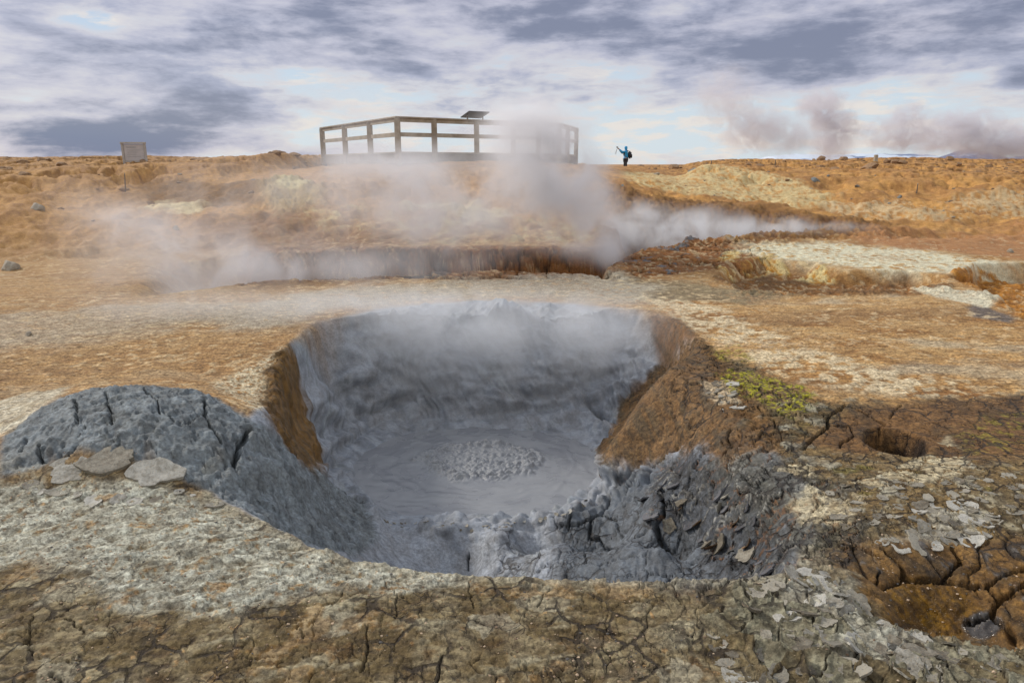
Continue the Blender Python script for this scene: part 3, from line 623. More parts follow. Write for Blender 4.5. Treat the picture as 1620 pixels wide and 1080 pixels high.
def ground_mat():
    m, T = new_mat('soil')
    at = T.n('ShaderNodeAttribute', attribute_name='soil'); mu = T.n('ShaderNodeAttribute', attribute_name='mud'); pu = T.n('ShaderNodeAttribute', attribute_name='puddle')
    g = T.n('ShaderNodeNewGeometry'); P = g.outputs['Position']
    dr = T.n('ShaderNodeAttribute', attribute_name='dry').outputs['Fac']; mudf = mu.outputs['Fac']; firm = T.m('SUBTRACT', 1.0, mudf)
    na = T.noise(P, 42, 8, .70); nb = T.noise(P, 7, 5, .6); nc = T.noise(P, 150, 4, .6)
    mpd = T.n('ShaderNodeMapping', i_0=P); mpd.inputs['Rotation'].default_value = (0, 0, .45); mpd.inputs['Scale'].default_value = (9, 26, 14)
    nd = T.noise(mpd.outputs[0], 1.0, 7, .68, .4)
    dist = T.n('ShaderNodeVectorMath', operation='LENGTH', i_0=P).outputs['Value']; nearw = T.ramp(dist, 5, 16, 1.0, .30)
    lo = T.mix(mudf, (.50, .48, .46), (.84, .84, .84)); hi = T.mix(mudf, (1.50, 1.50, 1.48), (1.14, 1.14, 1.14))
    c = T.mix(nearw, at.outputs['Color'], T.mix(1.0, at.outputs['Color'], T.mix(T.ramp(na, .32, .68), lo, hi), 'MULTIPLY'))
    c = T.mix(1.0, c, T.mix(T.ramp(nb, .32, .68), (.86, .82, .78), (1.12, 1.12, 1.12)), 'MULTIPLY')
    c = T.mix(T.m('MULTIPLY', firm, nearw), c, T.mix(1.0, c, T.mix(T.ramp(nd, .36, .62), (.66, .63, .60), (1.22, 1.22, 1.22)), 'MULTIPLY'))
    speck = T.ramp(nc, .60, .72); c = T.mix(T.m('MULTIPLY', T.m('MULTIPLY', speck, .40), firm), c, (.55, .42, .28))
    # drying cracks
    wn = T.n('ShaderNodeTexNoise', i_Vector=P, i_Scale=9.0, i_Detail=4.0); wv = T.n('ShaderNodeVectorMath', operation='MULTIPLY_ADD', i_0=wn.outputs['Color']); wv.inputs[1].default_value = (.10, .10, .10); T.t.links.new(P, wv.inputs[2])
    def crk(scale, w): 
        v = T.n('ShaderNodeTexVoronoi', feature='DISTANCE_TO_EDGE', voronoi_dimensions='3D', i_Vector=wv.outputs[0], i_Scale=scale); return T.m('SUBTRACT', 1.0, T.ramp(v.outputs['Distance'], w*.25, w))
    k1 = T.m('MULTIPLY', crk(6.5, .060), T.ramp(T.noise(P, 2.6, 3), .42, .56)); k2 = T.m('MULTIPLY', crk(17, .055), T.ramp(T.noise(P, 4.3, 2), .50, .64))
    k = T.m('MULTIPLY', T.m('MAXIMUM', k1, T.m('MULTIPLY', k2, .75)), dr)
    c = T.mix(T.m('MULTIPLY', k, .82), c, (.03, .022, .016))
    wet = at.outputs['Alpha']
    ro = T.m('SUBTRACT', .92, T.m('MULTIPLY', wet, T.m('ADD', .30, T.m('MULTIPLY', T.ramp(nb, .4, .65), .25))))
    ro = T.m('MAXIMUM', T.m('SUBTRACT', ro, T.m('MULTIPLY', pu.outputs['Fac'], .8)), .06)
    h = T.m('ADD', T.m('MULTIPLY', na, .012), T.m('MULTIPLY', nc, .004)); h = T.m('ADD', h, T.m('MULTIPLY', nd, .010)); h = T.m('MULTIPLY', h, T.m('SUBTRACT', 1.0, T.m('MULTIPLY', mudf, .72))); h = T.m('ADD', h, T.m('MULTIPLY', nb, .012))
    h = T.m('SUBTRACT', h, T.m('MULTIPLY', k, .012))
    h = T.m('MULTIPLY', h, T.m('SUBTRACT', 1.0, pu.outputs['Fac']))
    bump = T.n('ShaderNodeBump', i_Strength=.9, i_Distance=1.0, i_Height=h)
    b = T.n('ShaderNodeBsdfPrincipled', i_0=c, i_Roughness=ro, i_Normal=bump.outputs[0]); b.inputs['Specular IOR Level'].default_value = .35
    out = T.n('ShaderNodeOutputMaterial'); T.t.links.new(b.outputs[0], out.inputs[0]); return m
GRID = None
GROUND, SURV, ZIDX = build_ground()
def gz(x, y):
    r, th, V = GRID; R = math.hypot(x, y); A = math.atan2(x, y)
    i = min(max(int(np.searchsorted(r, R)), 1), len(r)-1); j = min(max(int(np.searchsorted(th, A)), 1), len(th)-1)
    return float(V[i-1:i+1, j-1:j+1, 2].mean())

# ------------------------------------------------------------------ the boiling mud
def build_mud():
    cx, cy, _ = pz(752, 748, -1.1); a0, b0 = 1.32, 1.15
    nr, nt = 300, 420
    rr = np.linspace(0, 1, nr)**.9; tt = np.linspace(0, 2*np.pi, nt, endpoint=False)
    R, T = np.meshgrid(rr, tt, indexing='ij'); X = (cx + a0*R*np.cos(T)).astype(f4); Y = (cy + b0*R*np.sin(T)).astype(f4)
    bx, by, _ = pz(757, 722, -1.06); ex = (X-bx)/.60; ey = (Y-by)/.46
    d = np.hypot(ex, ey) + fbm(X*3.5, Y*3.5, 3, 81)*.22
    ang = np.arctan2(ey, ex)
    ring = np.exp(-((d-.85)/.17)**2); inside = 1-ss(d, .7, .95)
    l1 = np.abs(fbm(X*6+fbm(X*2, Y*2, 2, 87), Y*6, 3, 82))*(.5+1.2*np.abs(fbm(X*2.4, Y*2.4, 2, 88)))*1.4; l2 = fbm(X*34, Y*34, 2, 83); l3 = fbm(X*13, Y*13, 2, 85)
    Z = np.full_like(X, -1.1) + ring*(.010 + .075*l1 + .035*np.abs(l3)) + ring*l2*.006 + inside*(.005+.06*np.abs(l3)+.004*l2)*.7
    out = ss(d, 1.05, 1.5)
    sw = np.sin(d*26 + fbm(X*2.5, Y*2.5, 3, 84)*6); Z += out*sw*.0022*ss(2.6-d, 0, .6) + (1-ring)*fbm(X*5, Y*5, 2, 86)*.006
    vs = np.stack([X, Y, Z], -1).reshape(-1, 3)
    i, j = np.meshgrid(np.arange(nr-1), np.arange(nt), indexing='ij'); j2 = (j+1) % nt
    Q = np.stack([i*nt+j, (i+1)*nt+j, (i+1)*nt+j2, i*nt+j2], -1).reshape(-1, 4)
    me = bpy.data.meshes.new('mud_pool'); me.from_pydata(vs.tolist(), [], Q.tolist()); me.polygons.foreach_set('use_smooth', np.ones(len(Q), bool))
    at = me.attributes.new('froth', 'FLOAT', 'POINT'); at.data.foreach_set('value', np.clip(ring+inside, 0, 1).ravel().astype(f4))
    o = bpy.data.objects.new('mud_pool', me); COL.objects.link(o); o['kind'] = 'structure'
    m, T_ = new_mat('wet mud'); P = T_.n('ShaderNodeNewGeometry').outputs['Position']
    fr = T_.n('ShaderNodeAttribute', attribute_name='froth').outputs['Fac']
    na = T_.noise(P, 4, 3, .5, .4); nb = T_.noise(P, 60, 5, .65)
    c = T_.mix(T_.ramp(na, .35, .65), (.215, .222, .238), (.262, .268, .280)); c = T_.mix(T_.m('MULTIPLY', fr, T_.ramp(nb, .4, .65)), c, (.30, .305, .31))
    h = T_.m('ADD', T_.m('MULTIPLY', nb, T_.m('MULTIPLY', fr, .012)), T_.m('MULTIPLY', na, .0012))
    b = T_.n('ShaderNodeBsdfPrincipled', i_0=c, i_Roughness=T_.ramp(na, .35, .7, .22, .40), i_Normal=T_.n('ShaderNodeBump', i_Strength=.8, i_Distance=1.0, i_Height=h).outputs[0])
    b.inputs['Specular IOR Level'].default_value = .35
    T_.t.links.new(b.outputs[0], T_.n('ShaderNodeOutputMaterial').inputs[0]); me.materials.append(m)
build_mud()
# ------------------------------------------------------------------ objects
rnd = random.Random(11)
def link(o, parent=None):
    COL.objects.link(o)
    if parent is not None: o.parent = parent
    return o
def tag(o, label=None, cat=None, group=None, kind=None):
    for k, v in (('label', label), ('category', cat), ('group', group), ('kind', kind)):
        if v: o[k] = v
    return o
def empty(name, loc, rz=0):
    o = bpy.data.objects.new(name, None); o.location = loc; o.rotation_euler = (0, 0, rz); o.empty_display_size = .1
    return link(o)
def mesh_obj(name, bm, mat, parent=None, smooth=False, loc=None):
    me = bpy.data.meshes.new(name); bm.to_mesh(me); bm.free()
    if smooth: me.polygons.foreach_set('use_smooth', [True]*len(me.polygons))
    me.materials.append(mat); o = bpy.data.objects.new(name, me)
    if loc: o.location = loc
    return link(o, parent)
def beam(bm, a, b, w, h, up=(0, 0, 1), bev=.004):
    """a bar from a to b, w wide, h high"""
    a, b = Vector(a), Vector(b); d = (b-a); L = d.length; d.normalize(); u = Vector(up)
    s = d.cross(u)
    if s.length < 1e-4: s = d.cross(Vector((0, 1, 0)))
    s.normalize(); u = s.cross(d)
    M = Matrix((( d.x, s.x, u.x, (a.x+b.x)/2), (d.y, s.y, u.y, (a.y+b.y)/2), (d.z, s.z, u.z, (a.z+b.z)/2), (0, 0, 0, 1)))
    r = bmesh.ops.create_cube(bm, size=1, matrix=M @ Matrix.Diagonal((L, w, h, 1)))
    if bev:
        es = list({e for v in r['verts'] for e in v.link_edges}); bmesh.ops.bevel(bm, geom=es, offset=bev, segments=1, affect='EDGES')
def simple(name, c1, c2, scale=6, rough=.8, stretch=(1, 1, 1), bump=.01, metal=0):
    m, T = new_mat(name); tc = T.n('ShaderNodeTexCoord'); mp = T.n('ShaderNodeMapping', i_0=tc.outputs['Object']); mp.inputs['Scale'].default_value = stretch
    n = T.noise(mp.outputs[0], scale, 6, .62); n2 = T.noise(mp.outputs[0], scale*6, 4, .6)
    c = T.mix(T.ramp(T.m('ADD', T.m('MULTIPLY', n, .7), T.m('MULTIPLY', n2, .3)), .35, .65), c1, c2)
    b = T.n('ShaderNodeBsdfPrincipled', i_0=c, i_Roughness=rough, i_Metallic=metal, i_Normal=T.n('ShaderNodeBump', i_Strength=.7, i_Distance=1.0, i_Height=T.m('MULTIPLY', T.m('ADD', n, n2), bump)).outputs[0])
    T.t.links.new(b.outputs[0], T.n('ShaderNodeOutputMaterial').inputs[0]); return m
WOOD = simple('weathered timber', (.24, .20, .15), (.38, .33, .26), 3, .85, (1, 1, 1))
WOODD = simple('dark timber', (.10, .08, .06), (.18, .15, .12), 3, .85)  # darker timber for fascia, under-deck parts and stakes
WOODP = simple('hazed timber', (.34, .31, .28), (.46, .42, .38), 3, .85)  # timber paled to imitate steam haze over the notice board
ROCK = simple('brown lava rock', (.20, .12, .065), (.42, .25, .125), 5, .9, bump=.05)
ROCKG = simple('grey rock', (.16, .17, .16), (.27, .27, .25), 5, .9, bump=.04)
ROCKP = simple('pale rock', (.34, .28, .20), (.46, .40, .31), 5, .9, bump=.04)
ROCKD = simple('dark rock', (.12, .085, .055), (.20, .14, .09), 5, .9, bump=.04)

# ---- viewing platform
def platform():
    DZ, RT = 2.04, 3.11
    def q(u, v): p = pz(u, v, RT); return Vector((p[0], p[1], 0))
    A, B, Cc, D = q(509, 202), q(628, 184.5), q(885, 195), q(912, 203)
    E, F = Vector((D.x-.5, 33.5, 0)), Vector((A.x-.8, 33.5, 0))
    t = empty('viewing_platform', (0, 25, 1.5)); tag(t, 'raised timber viewing platform with post and rail fence, half hidden in steam', 'platform'); off = Vector((0, 25, 1.5))
    def L(p, z): return Vector((p.x, p.y, z)) - off
    bm = bmesh.new(); ring = [A, B, Cc, D, E, F]
    vs = [bm.verts.new(L(p, DZ)) for p in ring]; f = bm.faces.new(vs); bmesh.ops.recalc_face_normals(bm, faces=[f])
    r = bmesh.ops.extrude_face_region(bm, geom=[f]); bmesh.ops.translate(bm, vec=(0, 0, -.045), verts=[v for v in r['geom'] if isinstance(v, bmesh.types.BMVert)])
    bmesh.ops.recalc_face_normals(bm, faces=bm.faces); mesh_obj('deck', bm, WOOD, t)
    segs = [(A, B, [545, 585]), (B, Cc, [687, 754, 812, 852]), (Cc, D, [898])]
    for a, b, _ in segs:
        bm = bmesh.new(); beam(bm, L(a, DZ-.21), L(b, DZ-.21), .05, .30); mesh_obj('fascia_board', bm, WOODD, t)
        bm = bmesh.new(); o = (b-a).normalized()
        beam(bm, L(a-o*.05, RT-.015), L(b+o*.05, RT-.015), .16, .045); beam(bm, L(a, RT-.10), L(b, RT-.10), .045, .12); mesh_obj('top_rail', bm, WOOD, t)
        bm = bmesh.new(); beam(bm, L(a, 2.57), L(b, 2.57), .05, .13); mesh_obj('middle_rail', bm, WOOD, t)
    def post(p):
        bm = bmesh.new(); beam(bm, L(p, DZ-.40), L(p, RT-.045), .17, .17, up=(0, 1, 0)); mesh_obj('post', bm, WOOD, t)
        bm = bmesh.new(); g = gz(p.x, p.y)-.2; beam(bm, L(p+Vector((0, .12, 0)), g), L(p+Vector((0, .12, 0)), DZ-.05), .14, .14, up=(0, 1, 0)); mesh_obj('footing_post', bm, WOODD, t)
    for p in (A, B, Cc, D): post(p)
    for a, b, us in segs:
        for u in us:
            k = (u-810)/1080*.957; tt = (k*a.y - a.x)/((b.x-a.x) - k*(b.y-a.y)); post(a+(b-a)*tt)
    for k in range(5):
        y = 24.2+k*1.7; x0 = -6.4 + 0; bm = bmesh.new(); beam(bm, Vector((-5.2, y, DZ-.16))-off, Vector((1.4, y, DZ-.16))-off, .08, .2); mesh_obj('joist', bm, WOODD, t)
    # board fixed above the rail
    k = (752-810)/1080*.957; tt = (k*B.y - B.x)/((Cc.x-B.x) - k*(Cc.y-B.y)); p = B+(Cc-B)*tt; d = (Cc-B).normalized(); n = Vector((-d.y, d.x, 0))
    tb = empty('information_board', (p.x, p.y, RT)); tag(tb, 'dark slanted information board above the railing of the viewing platform', 'information board')
    bm = bmesh.new(); c0 = Vector((0, 0, .13)); up = Vector((0, 0, 1))
    e1 = c0 - n*.28*1 + up*.11; e2 = c0 + n*.30 - up*.05
    beam(bm, (e1+e2)/2 - d*.40, (e1+e2)/2 + d*.40, (e1-e2).length, .03, up=(n*.27+up*.95)); mesh_obj('panel', bm, simple('dark panel', (.02, .022, .025), (.045, .045, .05), 4, .4, bump=0), tb)
    for s in (-.3, .3):
        bm = bmesh.new(); beam(bm, d*s + Vector((0, 0, 0)), d*s + Vector((0, 0, .125)), .05, .05, up=(0, 1, 0)); mesh_obj('bracket', bm, WOODD, tb)
platform()

# ---- notice board on the left ridge
def notice():
    y = 31.0; x = (208-810)/1080*y*.957; g = gz(x, y); top = 2.57
    t = empty('notice_board', (x, y, g), .12); tag(t, 'grey framed notice board on two posts on the left ridge, colours paled to suggest steam haze', 'sign')
    h = top-g
    for s in (-.46, .46):
        bm = bmesh.new(); beam(bm, (s, 0, -.3), (s, 0, h), .09, .09, up=(0, 1, 0)); mesh_obj('post', bm, WOODP, t)
    bm = bmesh.new(); beam(bm, (-.52, -.01, h-.02), (.52, -.01, h-.02), .12, .08); mesh_obj('top_frame', bm, WOODP, t)
    bm = bmesh.new(); beam(bm, (-.41, 0, h-.80), (.41, 0, h-.80), .06, .07); mesh_obj('bottom_frame', bm, WOODP, t)
    bm = bmesh.new(); beam(bm, (-.41, 0, h-.42), (.41, 0, h-.42), .025, .68); mesh_obj('panel', bm, simple('hazed panel', (.42, .39, .38), (.50, .46, .45), 3, .6, bump=.002), t)  # panel colour lightened and evened out, imitating haze
    bm = bmesh.new(); beam(bm, (-.3, -.018, h-.2), (.1, -.018, h-.2), .006, .05, bev=0)
    for k in range(4): beam(bm, (-.3, -.018, h-.32-.09*k), (.26-.07*(k % 3), -.018, h-.32-.09*k), .006, .018, bev=0)
    mesh_obj('hazed_print', bm, simple('print', (.30, .29, .29), (.36, .35, .35), 30, .7, bump=0), t)  # low-contrast print, the haze is put into its colour
notice()

# ---- marker stakes
def stake(u, vtop, d, H, lean, label, w=.035, mat=WOODD):
    x = (u-810)/1080*d; g = gz(x, d); t = empty('marker_stake', (x, d, g)); tag(t, label, 'stake', 'marker stakes beside the paths'); t.rotation_euler = (0, lean, 0)
    bm = bmesh.new(); r = bmesh.ops.create_cone(bm, cap_ends=True, segments=8, radius1=w*.5, radius2=w*.42, depth=H+.2, matrix=Matrix.Translation((0, 0, H/2-.1))); mesh_obj('shaft', bm, mat, t)
    bm = bmesh.new(); bmesh.ops.create_cone(bm, cap_ends=True, segments=8, radius1=w*.46, radius2=w*.30, depth=.03, matrix=Matrix.Translation((0, 0, H+.016))); mesh_obj('cap', bm, WOOD, t)
stake(212, 275, 20.5, .58, .09, 'thin dark stake leaning right on the brown slope below the notice board')
stake(1436, 292, 20.5, .27, .0, 'short stake on the orange path right of the grouped grey rocks')
stake(1115, 262, 31, .38, .0, 'short stake just right of the blue-grey boulder behind the white streaks', .05)
stake(1213, 252, 38, .40, .0, 'short stake on the ridge below the snowy mountain', .06)
stake(1366, 247, 41, .34, .0, 'stubby pale marker on the right ridge crest', .28, ROCKP)

# ---- rocks
def rock_mesh(seed, flat=.6, mat=ROCK, jag=.35):
    R = random.Random(seed); bm = bmesh.new(); bmesh.ops.create_icosphere(bm, subdivisions=3, radius=1)
    cuts = [(Vector((R.uniform(-1, 1), R.uniform(-1, 1), R.uniform(-.4, 1))).normalized(), R.uniform(.45, .85)) for _ in range(11)]
    sx, sy = R.uniform(.8, 1.25), R.uniform(.6, 1.0)
    for v in bm.verts:
        p = v.co.copy()
        for n, d in cuts:
            k = p.dot(n)
            if k > d: p -= n*(k-d)*.9
        q = p*2.3 + Vector((seed, 0, 0)); nn = math.sin(q.x*2.1+q.y*1.3)*math.sin(q.y*2.7+q.z)*math.sin(q.z*2.3+q.x*1.1)
        p *= 1+jag*.3*nn; v.co = Vector((p.x*sx, p.y*sy, p.z*flat))
    me = bpy.data.meshes.new('rock'); bm.to_mesh(me); bm.free(); me.materials.append(mat)
    me.polygons.foreach_set('use_smooth', [True]*len(me.polygons)); me.set_sharp_from_angle(angle=math.radians(28)); return me
RM = {k: [rock_mesh(i*7+k_*31, .62 if i % 2 else .8, m) for i in range(5)] for k_, (k, m) in enumerate((('b', ROCK), ('g', ROCKG), ('p', ROCKP), ('d', ROCKD)))}
def place_rock(x, y, s, kind, label, group=None, up=.12, flat=1):
    me = rnd.choice(RM[kind]); o = bpy.data.objects.new('rock', me); o.scale = (s, s*rnd.uniform(.8, 1.1), s*flat); o.rotation_euler = (rnd.uniform(-.15, .15), rnd.uniform(-.15, .15), rnd.uniform(0, 6.28))
    o.location = (x, y, gz(x, y) + s*up); tag(o, label, 'rock', group); return link(o)
KEY = [(1097,272,11,'g','blue-grey boulder on the pale ledge right of the walker'),(1290,298,9,'g','pale grey rock at the end of the white streaks on the right slope'),
 (1404,305,6,'b','brown rock left of the short stake on the orange path'),(1425,311,6,'g','small pointed grey rock just left of the orange path stake'),(1508,316,9,'d','low dark rock on the right slope beyond the salt crust'),
 (1356,303,6,'g','flat grey stone lying on the orange path'),(400,289,8,'g','dark grey rock left of the sulphur mound'),(80,299,12,'b','brown boulder on the left slope below the ridge'),
 (54,338,16,'p','pale flat boulder low on the left slope'),(8,428,22,'p','large pale boulder at the left edge of the plain'),(35,300,12,'b','broken brown boulder at the left edge of the slope'),
 (102,296,10,'b','flat brown slab right of the brown boulder on the left slope'),(43,531,9,'p','small white stone on the left plain, before the mud mound'),(1200,283,9,'b','brown bushy-edged rock on the orange slope, right of the ledge boulder'),
 (1185,268,8,'b','brown rock at the left end of the rubble on the right slope'),(612,260,9,'b','brown rock under the left corner of the platform'),(985,297,6,'g','small grey rock at the edge of the big steam plume'),
 (275,355,8,'p','pale rock in thin steam on the left slope'),(1600,400,8,'p','pale rock near the right edge of the far plain')]
KP = survey([(k[0], k[1]) for k in KEY])
for (u, v, hw, kd, lb), p in zip(KEY, KP):
    s = hw*p[1]/1080; place_rock(p[0], p[1]+s*.5, s, kd, lb, flat=.8)
def scatter(n, u0, u1, d0, d1, s0, s1, label, group, kinds='b', clump=0):
    k = 0; tries = 0
    while k < n and tries < n*30:
        tries += 1; u = rnd.uniform(u0, u1); d = rnd.uniform(d0, d1); x = (u-810)/1080*d
        if clump and float(fbm(np.array([x*.4], f4), np.array([d*.4], f4), 3, 88)[0]) < clump*rnd.random(): continue
        s = s0*(s1/s0)**(rnd.random()**1.8); place_rock(x, d, s, rnd.choice(kinds), label, group, up=.22, flat=rnd.uniform(.45, .85)); k += 1
scatter(72, -30, 340, 25, 34, .07, .36, 'brown lava rock among the rubble of the left ridge', 'rubble on the left ridge', clump=.3)
scatter(12, 425, 505, 27, 30, .15, .36, 'rounded brown rock heaped beside the left end of the platform', 'rocks beside the platform', 'bb')
scatter(112, 1180, 1660, 27, 46, .09, .42, 'brown lava rock among the rubble of the right ridge', 'rubble on the right ridge', clump=.3)
scatter(20, 1000, 1190, 36, 46, .10, .42, 'brown rock on the ridge crest between walker and snowy mountain', 'rocks on the middle ridge crest', 'bb')
scatter(18, 1330, 1680, 14.5, 24, .04, .13, 'small loose stone on the pale flats right of the steaming channel', 'loose stones on the right flats', 'bgpd')
scatter(14, 985, 1330, 18, 27, .05, .13, 'small loose stone on the white streaked slope', 'loose stones on the white streaked slope', 'bgp')
scatter(14, -30, 420, 15, 24, .05, .16, 'small loose stone on the left slope', 'loose stones on the left slope', 'bbp')

# ---- far mountains
def mountain(name, label, u0, u1, dist, prof, c1, c2, snow):
    n, mrow = 160, 26; xs = np.linspace((u0-810)/1080*dist, (u1-810)/1080*dist, n); ys = np.linspace(-1, 1, mrow)*900
    X, Y = np.meshgrid(xs, ys); U = X/dist*1080+810
    px = np.interp(U, [p[0] for p in prof], [p[1] for p in prof]); H = px/1080*dist+EYE
    bell = np.cos(np.clip(Y/900, -1, 1)*np.pi/2)**1.3
    Z = -20 + (H+20)*bell*(1+.10*fbm(X/300, Y/300, 5, 5, ridged=True)) ; Z[0] = -30; Z[-1] = -30
    vs = np.stack([X, Y+dist+900, Z], -1).reshape(-1, 3); i, j = np.meshgrid(np.arange(mrow-1), np.arange(n-1), indexing='ij'); a = (i*n+j)
    me = bpy.data.meshes.new(name); me.from_pydata(vs.tolist(), [], np.stack([a, a+1, a+n+1, a+n], -1).reshape(-1, 4).tolist()); me.polygons.foreach_set('use_smooth', [True]*len(me.polygons))
    m, T = new_mat(name); P = T.n('ShaderNodeNewGeometry').outputs['Position']; mp = T.n('ShaderNodeMapping', i_0=P); mp.inputs['Scale'].default_value = (.0016, .0016, .012)
    nn = T.noise(mp.outputs[0], 1, 6, .65, .5); c = T.mix(T.ramp(nn, snow-.04, snow+.04), c1, c2)
    b = T.n('ShaderNodeBsdfPrincipled', i_0=c, i_Roughness=.9); T.t.links.new(b.outputs[0], T.n('ShaderNodeOutputMaterial').inputs[0]); me.materials.append(m)
    o = bpy.data.objects.new(name, me); link(o); tag(o, label, None, None, 'structure')
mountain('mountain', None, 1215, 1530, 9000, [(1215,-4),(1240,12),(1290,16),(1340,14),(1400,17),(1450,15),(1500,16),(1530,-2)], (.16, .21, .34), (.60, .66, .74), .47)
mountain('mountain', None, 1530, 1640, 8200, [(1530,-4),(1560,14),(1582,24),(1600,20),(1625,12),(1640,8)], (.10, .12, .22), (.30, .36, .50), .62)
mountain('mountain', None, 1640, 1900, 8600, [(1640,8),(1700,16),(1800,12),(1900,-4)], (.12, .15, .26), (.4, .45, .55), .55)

# ---- the walker photographing the steam
def skin_mesh(name, chains, mat, parent, sub=2):
    """chains: list of lists of ((x,y,z), (rx,ry)); chains share joints by position"""
    vid = {}; vs = []; rad = []; es = []
    for ch in chains:
        prev = None
        for p, r in ch:
            k = tuple(round(c, 4) for c in p)
            if k not in vid: vid[k] = len(vs); vs.append(p); rad.append(r)
            if prev is not None and prev != vid[k]: es.append((prev, vid[k]))
            prev = vid[k]
    me = bpy.data.meshes.new(name); me.from_pydata(vs, es, []); o = bpy.data.objects.new(name, me); link(o, parent)
    md = o.modifiers.new('skin', 'SKIN'); md.use_smooth_shade = True
    for i, r in enumerate(rad): me.skin_vertices[0].data[i].radius = r; me.skin_vertices[0].data[i].use_root = (i == 0)
    o.modifiers.new('sub', 'SUBSURF').levels = sub; o.modifiers['sub'].render_levels = sub
    me.materials.append(mat); return o
def person():
    d = 48.0; x = (990-810)/1080*d*.965; g = gz(x, d)
    t = empty('person', (x, d, g), 0); tag(t, 'person in bright blue hooded jacket and black trousers on the ridge, raising a camera', 'person')
    SK = simple('skin', (.45, .28, .2), (.5, .32, .24), 8, .6, bump=0); JK = simple('blue rain jacket', (.01, .25, .52), (.015, .32, .62), 5, .55, bump=.01); TR = simple('black trousers', (.012, .012, .016), (.03, .03, .035), 6, .8, bump=.008)
    GL = simple('brown glove', (.10, .07, .05), (.16, .11, .08), 10, .8, bump=.002)
    # faces left (-x); right arm is on the far side, left arm near the camera
    hip = (0, 0, .93)
    body = [[(hip, (.14, .16)), ((.0, 0, 1.1), (.12, .15)), ((.01, 0, 1.32), (.13, .18)), ((.0, 0, 1.46), (.06, .07)), ((-.02, 0, 1.54), (.055, .06)), ((-.035, 0, 1.62), (.085, .08)), ((-.03, 0, 1.70), (.085, .075)), ((-.02, 0, 1.74), (.05, .05))]]
    for s in (-1, 1):
        body.append([(hip, (.14, .16)), ((0, s*.10, .86), (.10, .095)), ((-.03*s-.01, s*.11, .50), (.062, .065)), ((.03-.05*s, s*.12, .10), (.042, .042)), ((.0-.05*s, s*.12, .05), (.045, .045)), ((-.17-.05*s, s*.13, .035), (.035, .04))])
        sh = ((.0, s*.19, 1.40), (.055, .055)); el = ((-.27, s*.20, 1.37), (.045, .045)) if s < 0 else ((-.22, s*.19, 1.28), (.045, .045))
        wr = ((-.47, s*.05-.02, 1.55), (.032, .032)); ha = ((-.53, s*.045-.02, 1.61), (.035, .04))
        body.append([((.01, 0, 1.32), (.13, .18)), sh, el, wr, ha])
    b = skin_mesh('body', body, SK, t)
    # face: nose and chin belong to the body surface; jacket and trousers dress it
    jk = [[((0, 0, .86), (.175, .19)), ((0, 0, 1.0), (.165, .185)), ((.01, 0, 1.18), (.15, .18)), ((.01, 0, 1.34), (.155, .205)), ((.01, 0, 1.47), (.09, .10)), ((-.005, 0, 1.56), (.10, .10)), ((-.005, 0, 1.68), (.118, .11)), ((.01, 0, 1.755), (.085, .08))]]
    for s in (-1, 1):
        jk.append([((.01, 0, 1.34), (.155, .205)), ((.0, s*.20, 1.40), (.075, .075)), (((-.27, s*.20, 1.37) if s < 0 else (-.22, s*.19, 1.28)), (.062, .062)), ((-.46, s*.05-.02, 1.54), (.048, .048))])
    skin_mesh('jacket', jk, JK, t)
    tr = []
    for s in (-1, 1):
        tr.append([((0, 0, .93), (.15, .17)), ((0, s*.10, .84), (.115, .11)), ((-.03*s-.01, s*.11, .50), (.085, .085)), ((.03-.05*s, s*.12, .09), (.065, .065))])
    skin_mesh('trousers', tr, TR, t)
    for s in (-1, 1):
        skin_mesh('boot', [[((.05-.05*s, s*.12, .12), (.06, .06)), ((.03-.05*s, s*.12, .06), (.06, .055)), ((-.10-.05*s, s*.13, .045), (.05, .05)), ((-.20-.05*s, s*.13, .035), (.04, .035))]], simple('boot', (.03, .02, .015), (.06, .045, .03), 6, .7), t, 1)
        skin_mesh('glove', [[((-.47, s*.05-.02, 1.55), (.04, .04)), ((-.525, s*.045-.02, 1.60), (.04, .05)), ((-.56, s*.03-.02, 1.64), (.022, .03))], [((-.525, s*.045-.02, 1.60), (.04, .05)), ((-.56, s*.03-.02, 1.60), (.014, .014)), ((-.575, s*.02-.02, 1.625), (.012, .012))]], GL, t, 1)
    skin_mesh('nose', [[((-.118, 0, 1.645), (.016, .014)), ((-.125, 0, 1.625), (.018, .017))]], SK, t, 1)
    # rucksack
    bp = empty('rucksack', (x+.02, d, g+1.2)); tag(bp, 'black rucksack on the back of the walker in blue', 'rucksack')
    BK = simple('black nylon', (.012, .013, .018), (.03, .03, .036), 7, .6, bump=.01)
    bm = bmesh.new(); bmesh.ops.create_cube(bm, size=1, matrix=Matrix.Translation((.245, 0, -.02)) @ Matrix.Diagonal((.22, .32, .50, 1)))
    bmesh.ops.bevel(bm, geom=list(bm.edges), offset=.07, segments=4, affect='EDGES')
    for v in bm.verts: v.co.x += .04*(-v.co.z*1.2) * (1 if v.co.x > .25 else 0)
    mesh_obj('bag', bm, BK, bp, True)
    bm = bmesh.new(); bmesh.ops.create_cube(bm, size=1, matrix=Matrix.Translation((.36, 0, -.10)) @ Matrix.Diagonal((.09, .24, .26, 1))); bmesh.ops.bevel(bm, geom=list(bm.edges), offset=.03, segments=3, affect='EDGES'); mesh_obj('front_pocket', bm, BK, bp, True)
    for s in (-1, 1): skin_mesh('strap', [[((.16, s*.11, .2), (.018, .03)), ((.02, s*.13, .27), (.016, .03)), ((-.13, s*.13, .15), (.016, .03)), ((-.15, s*.14, -.05), (.014, .025)), ((.05, s*.17, -.2), (.012, .02)), ((.15, s*.14, -.22), (.012, .02))]], BK, bp, 1)
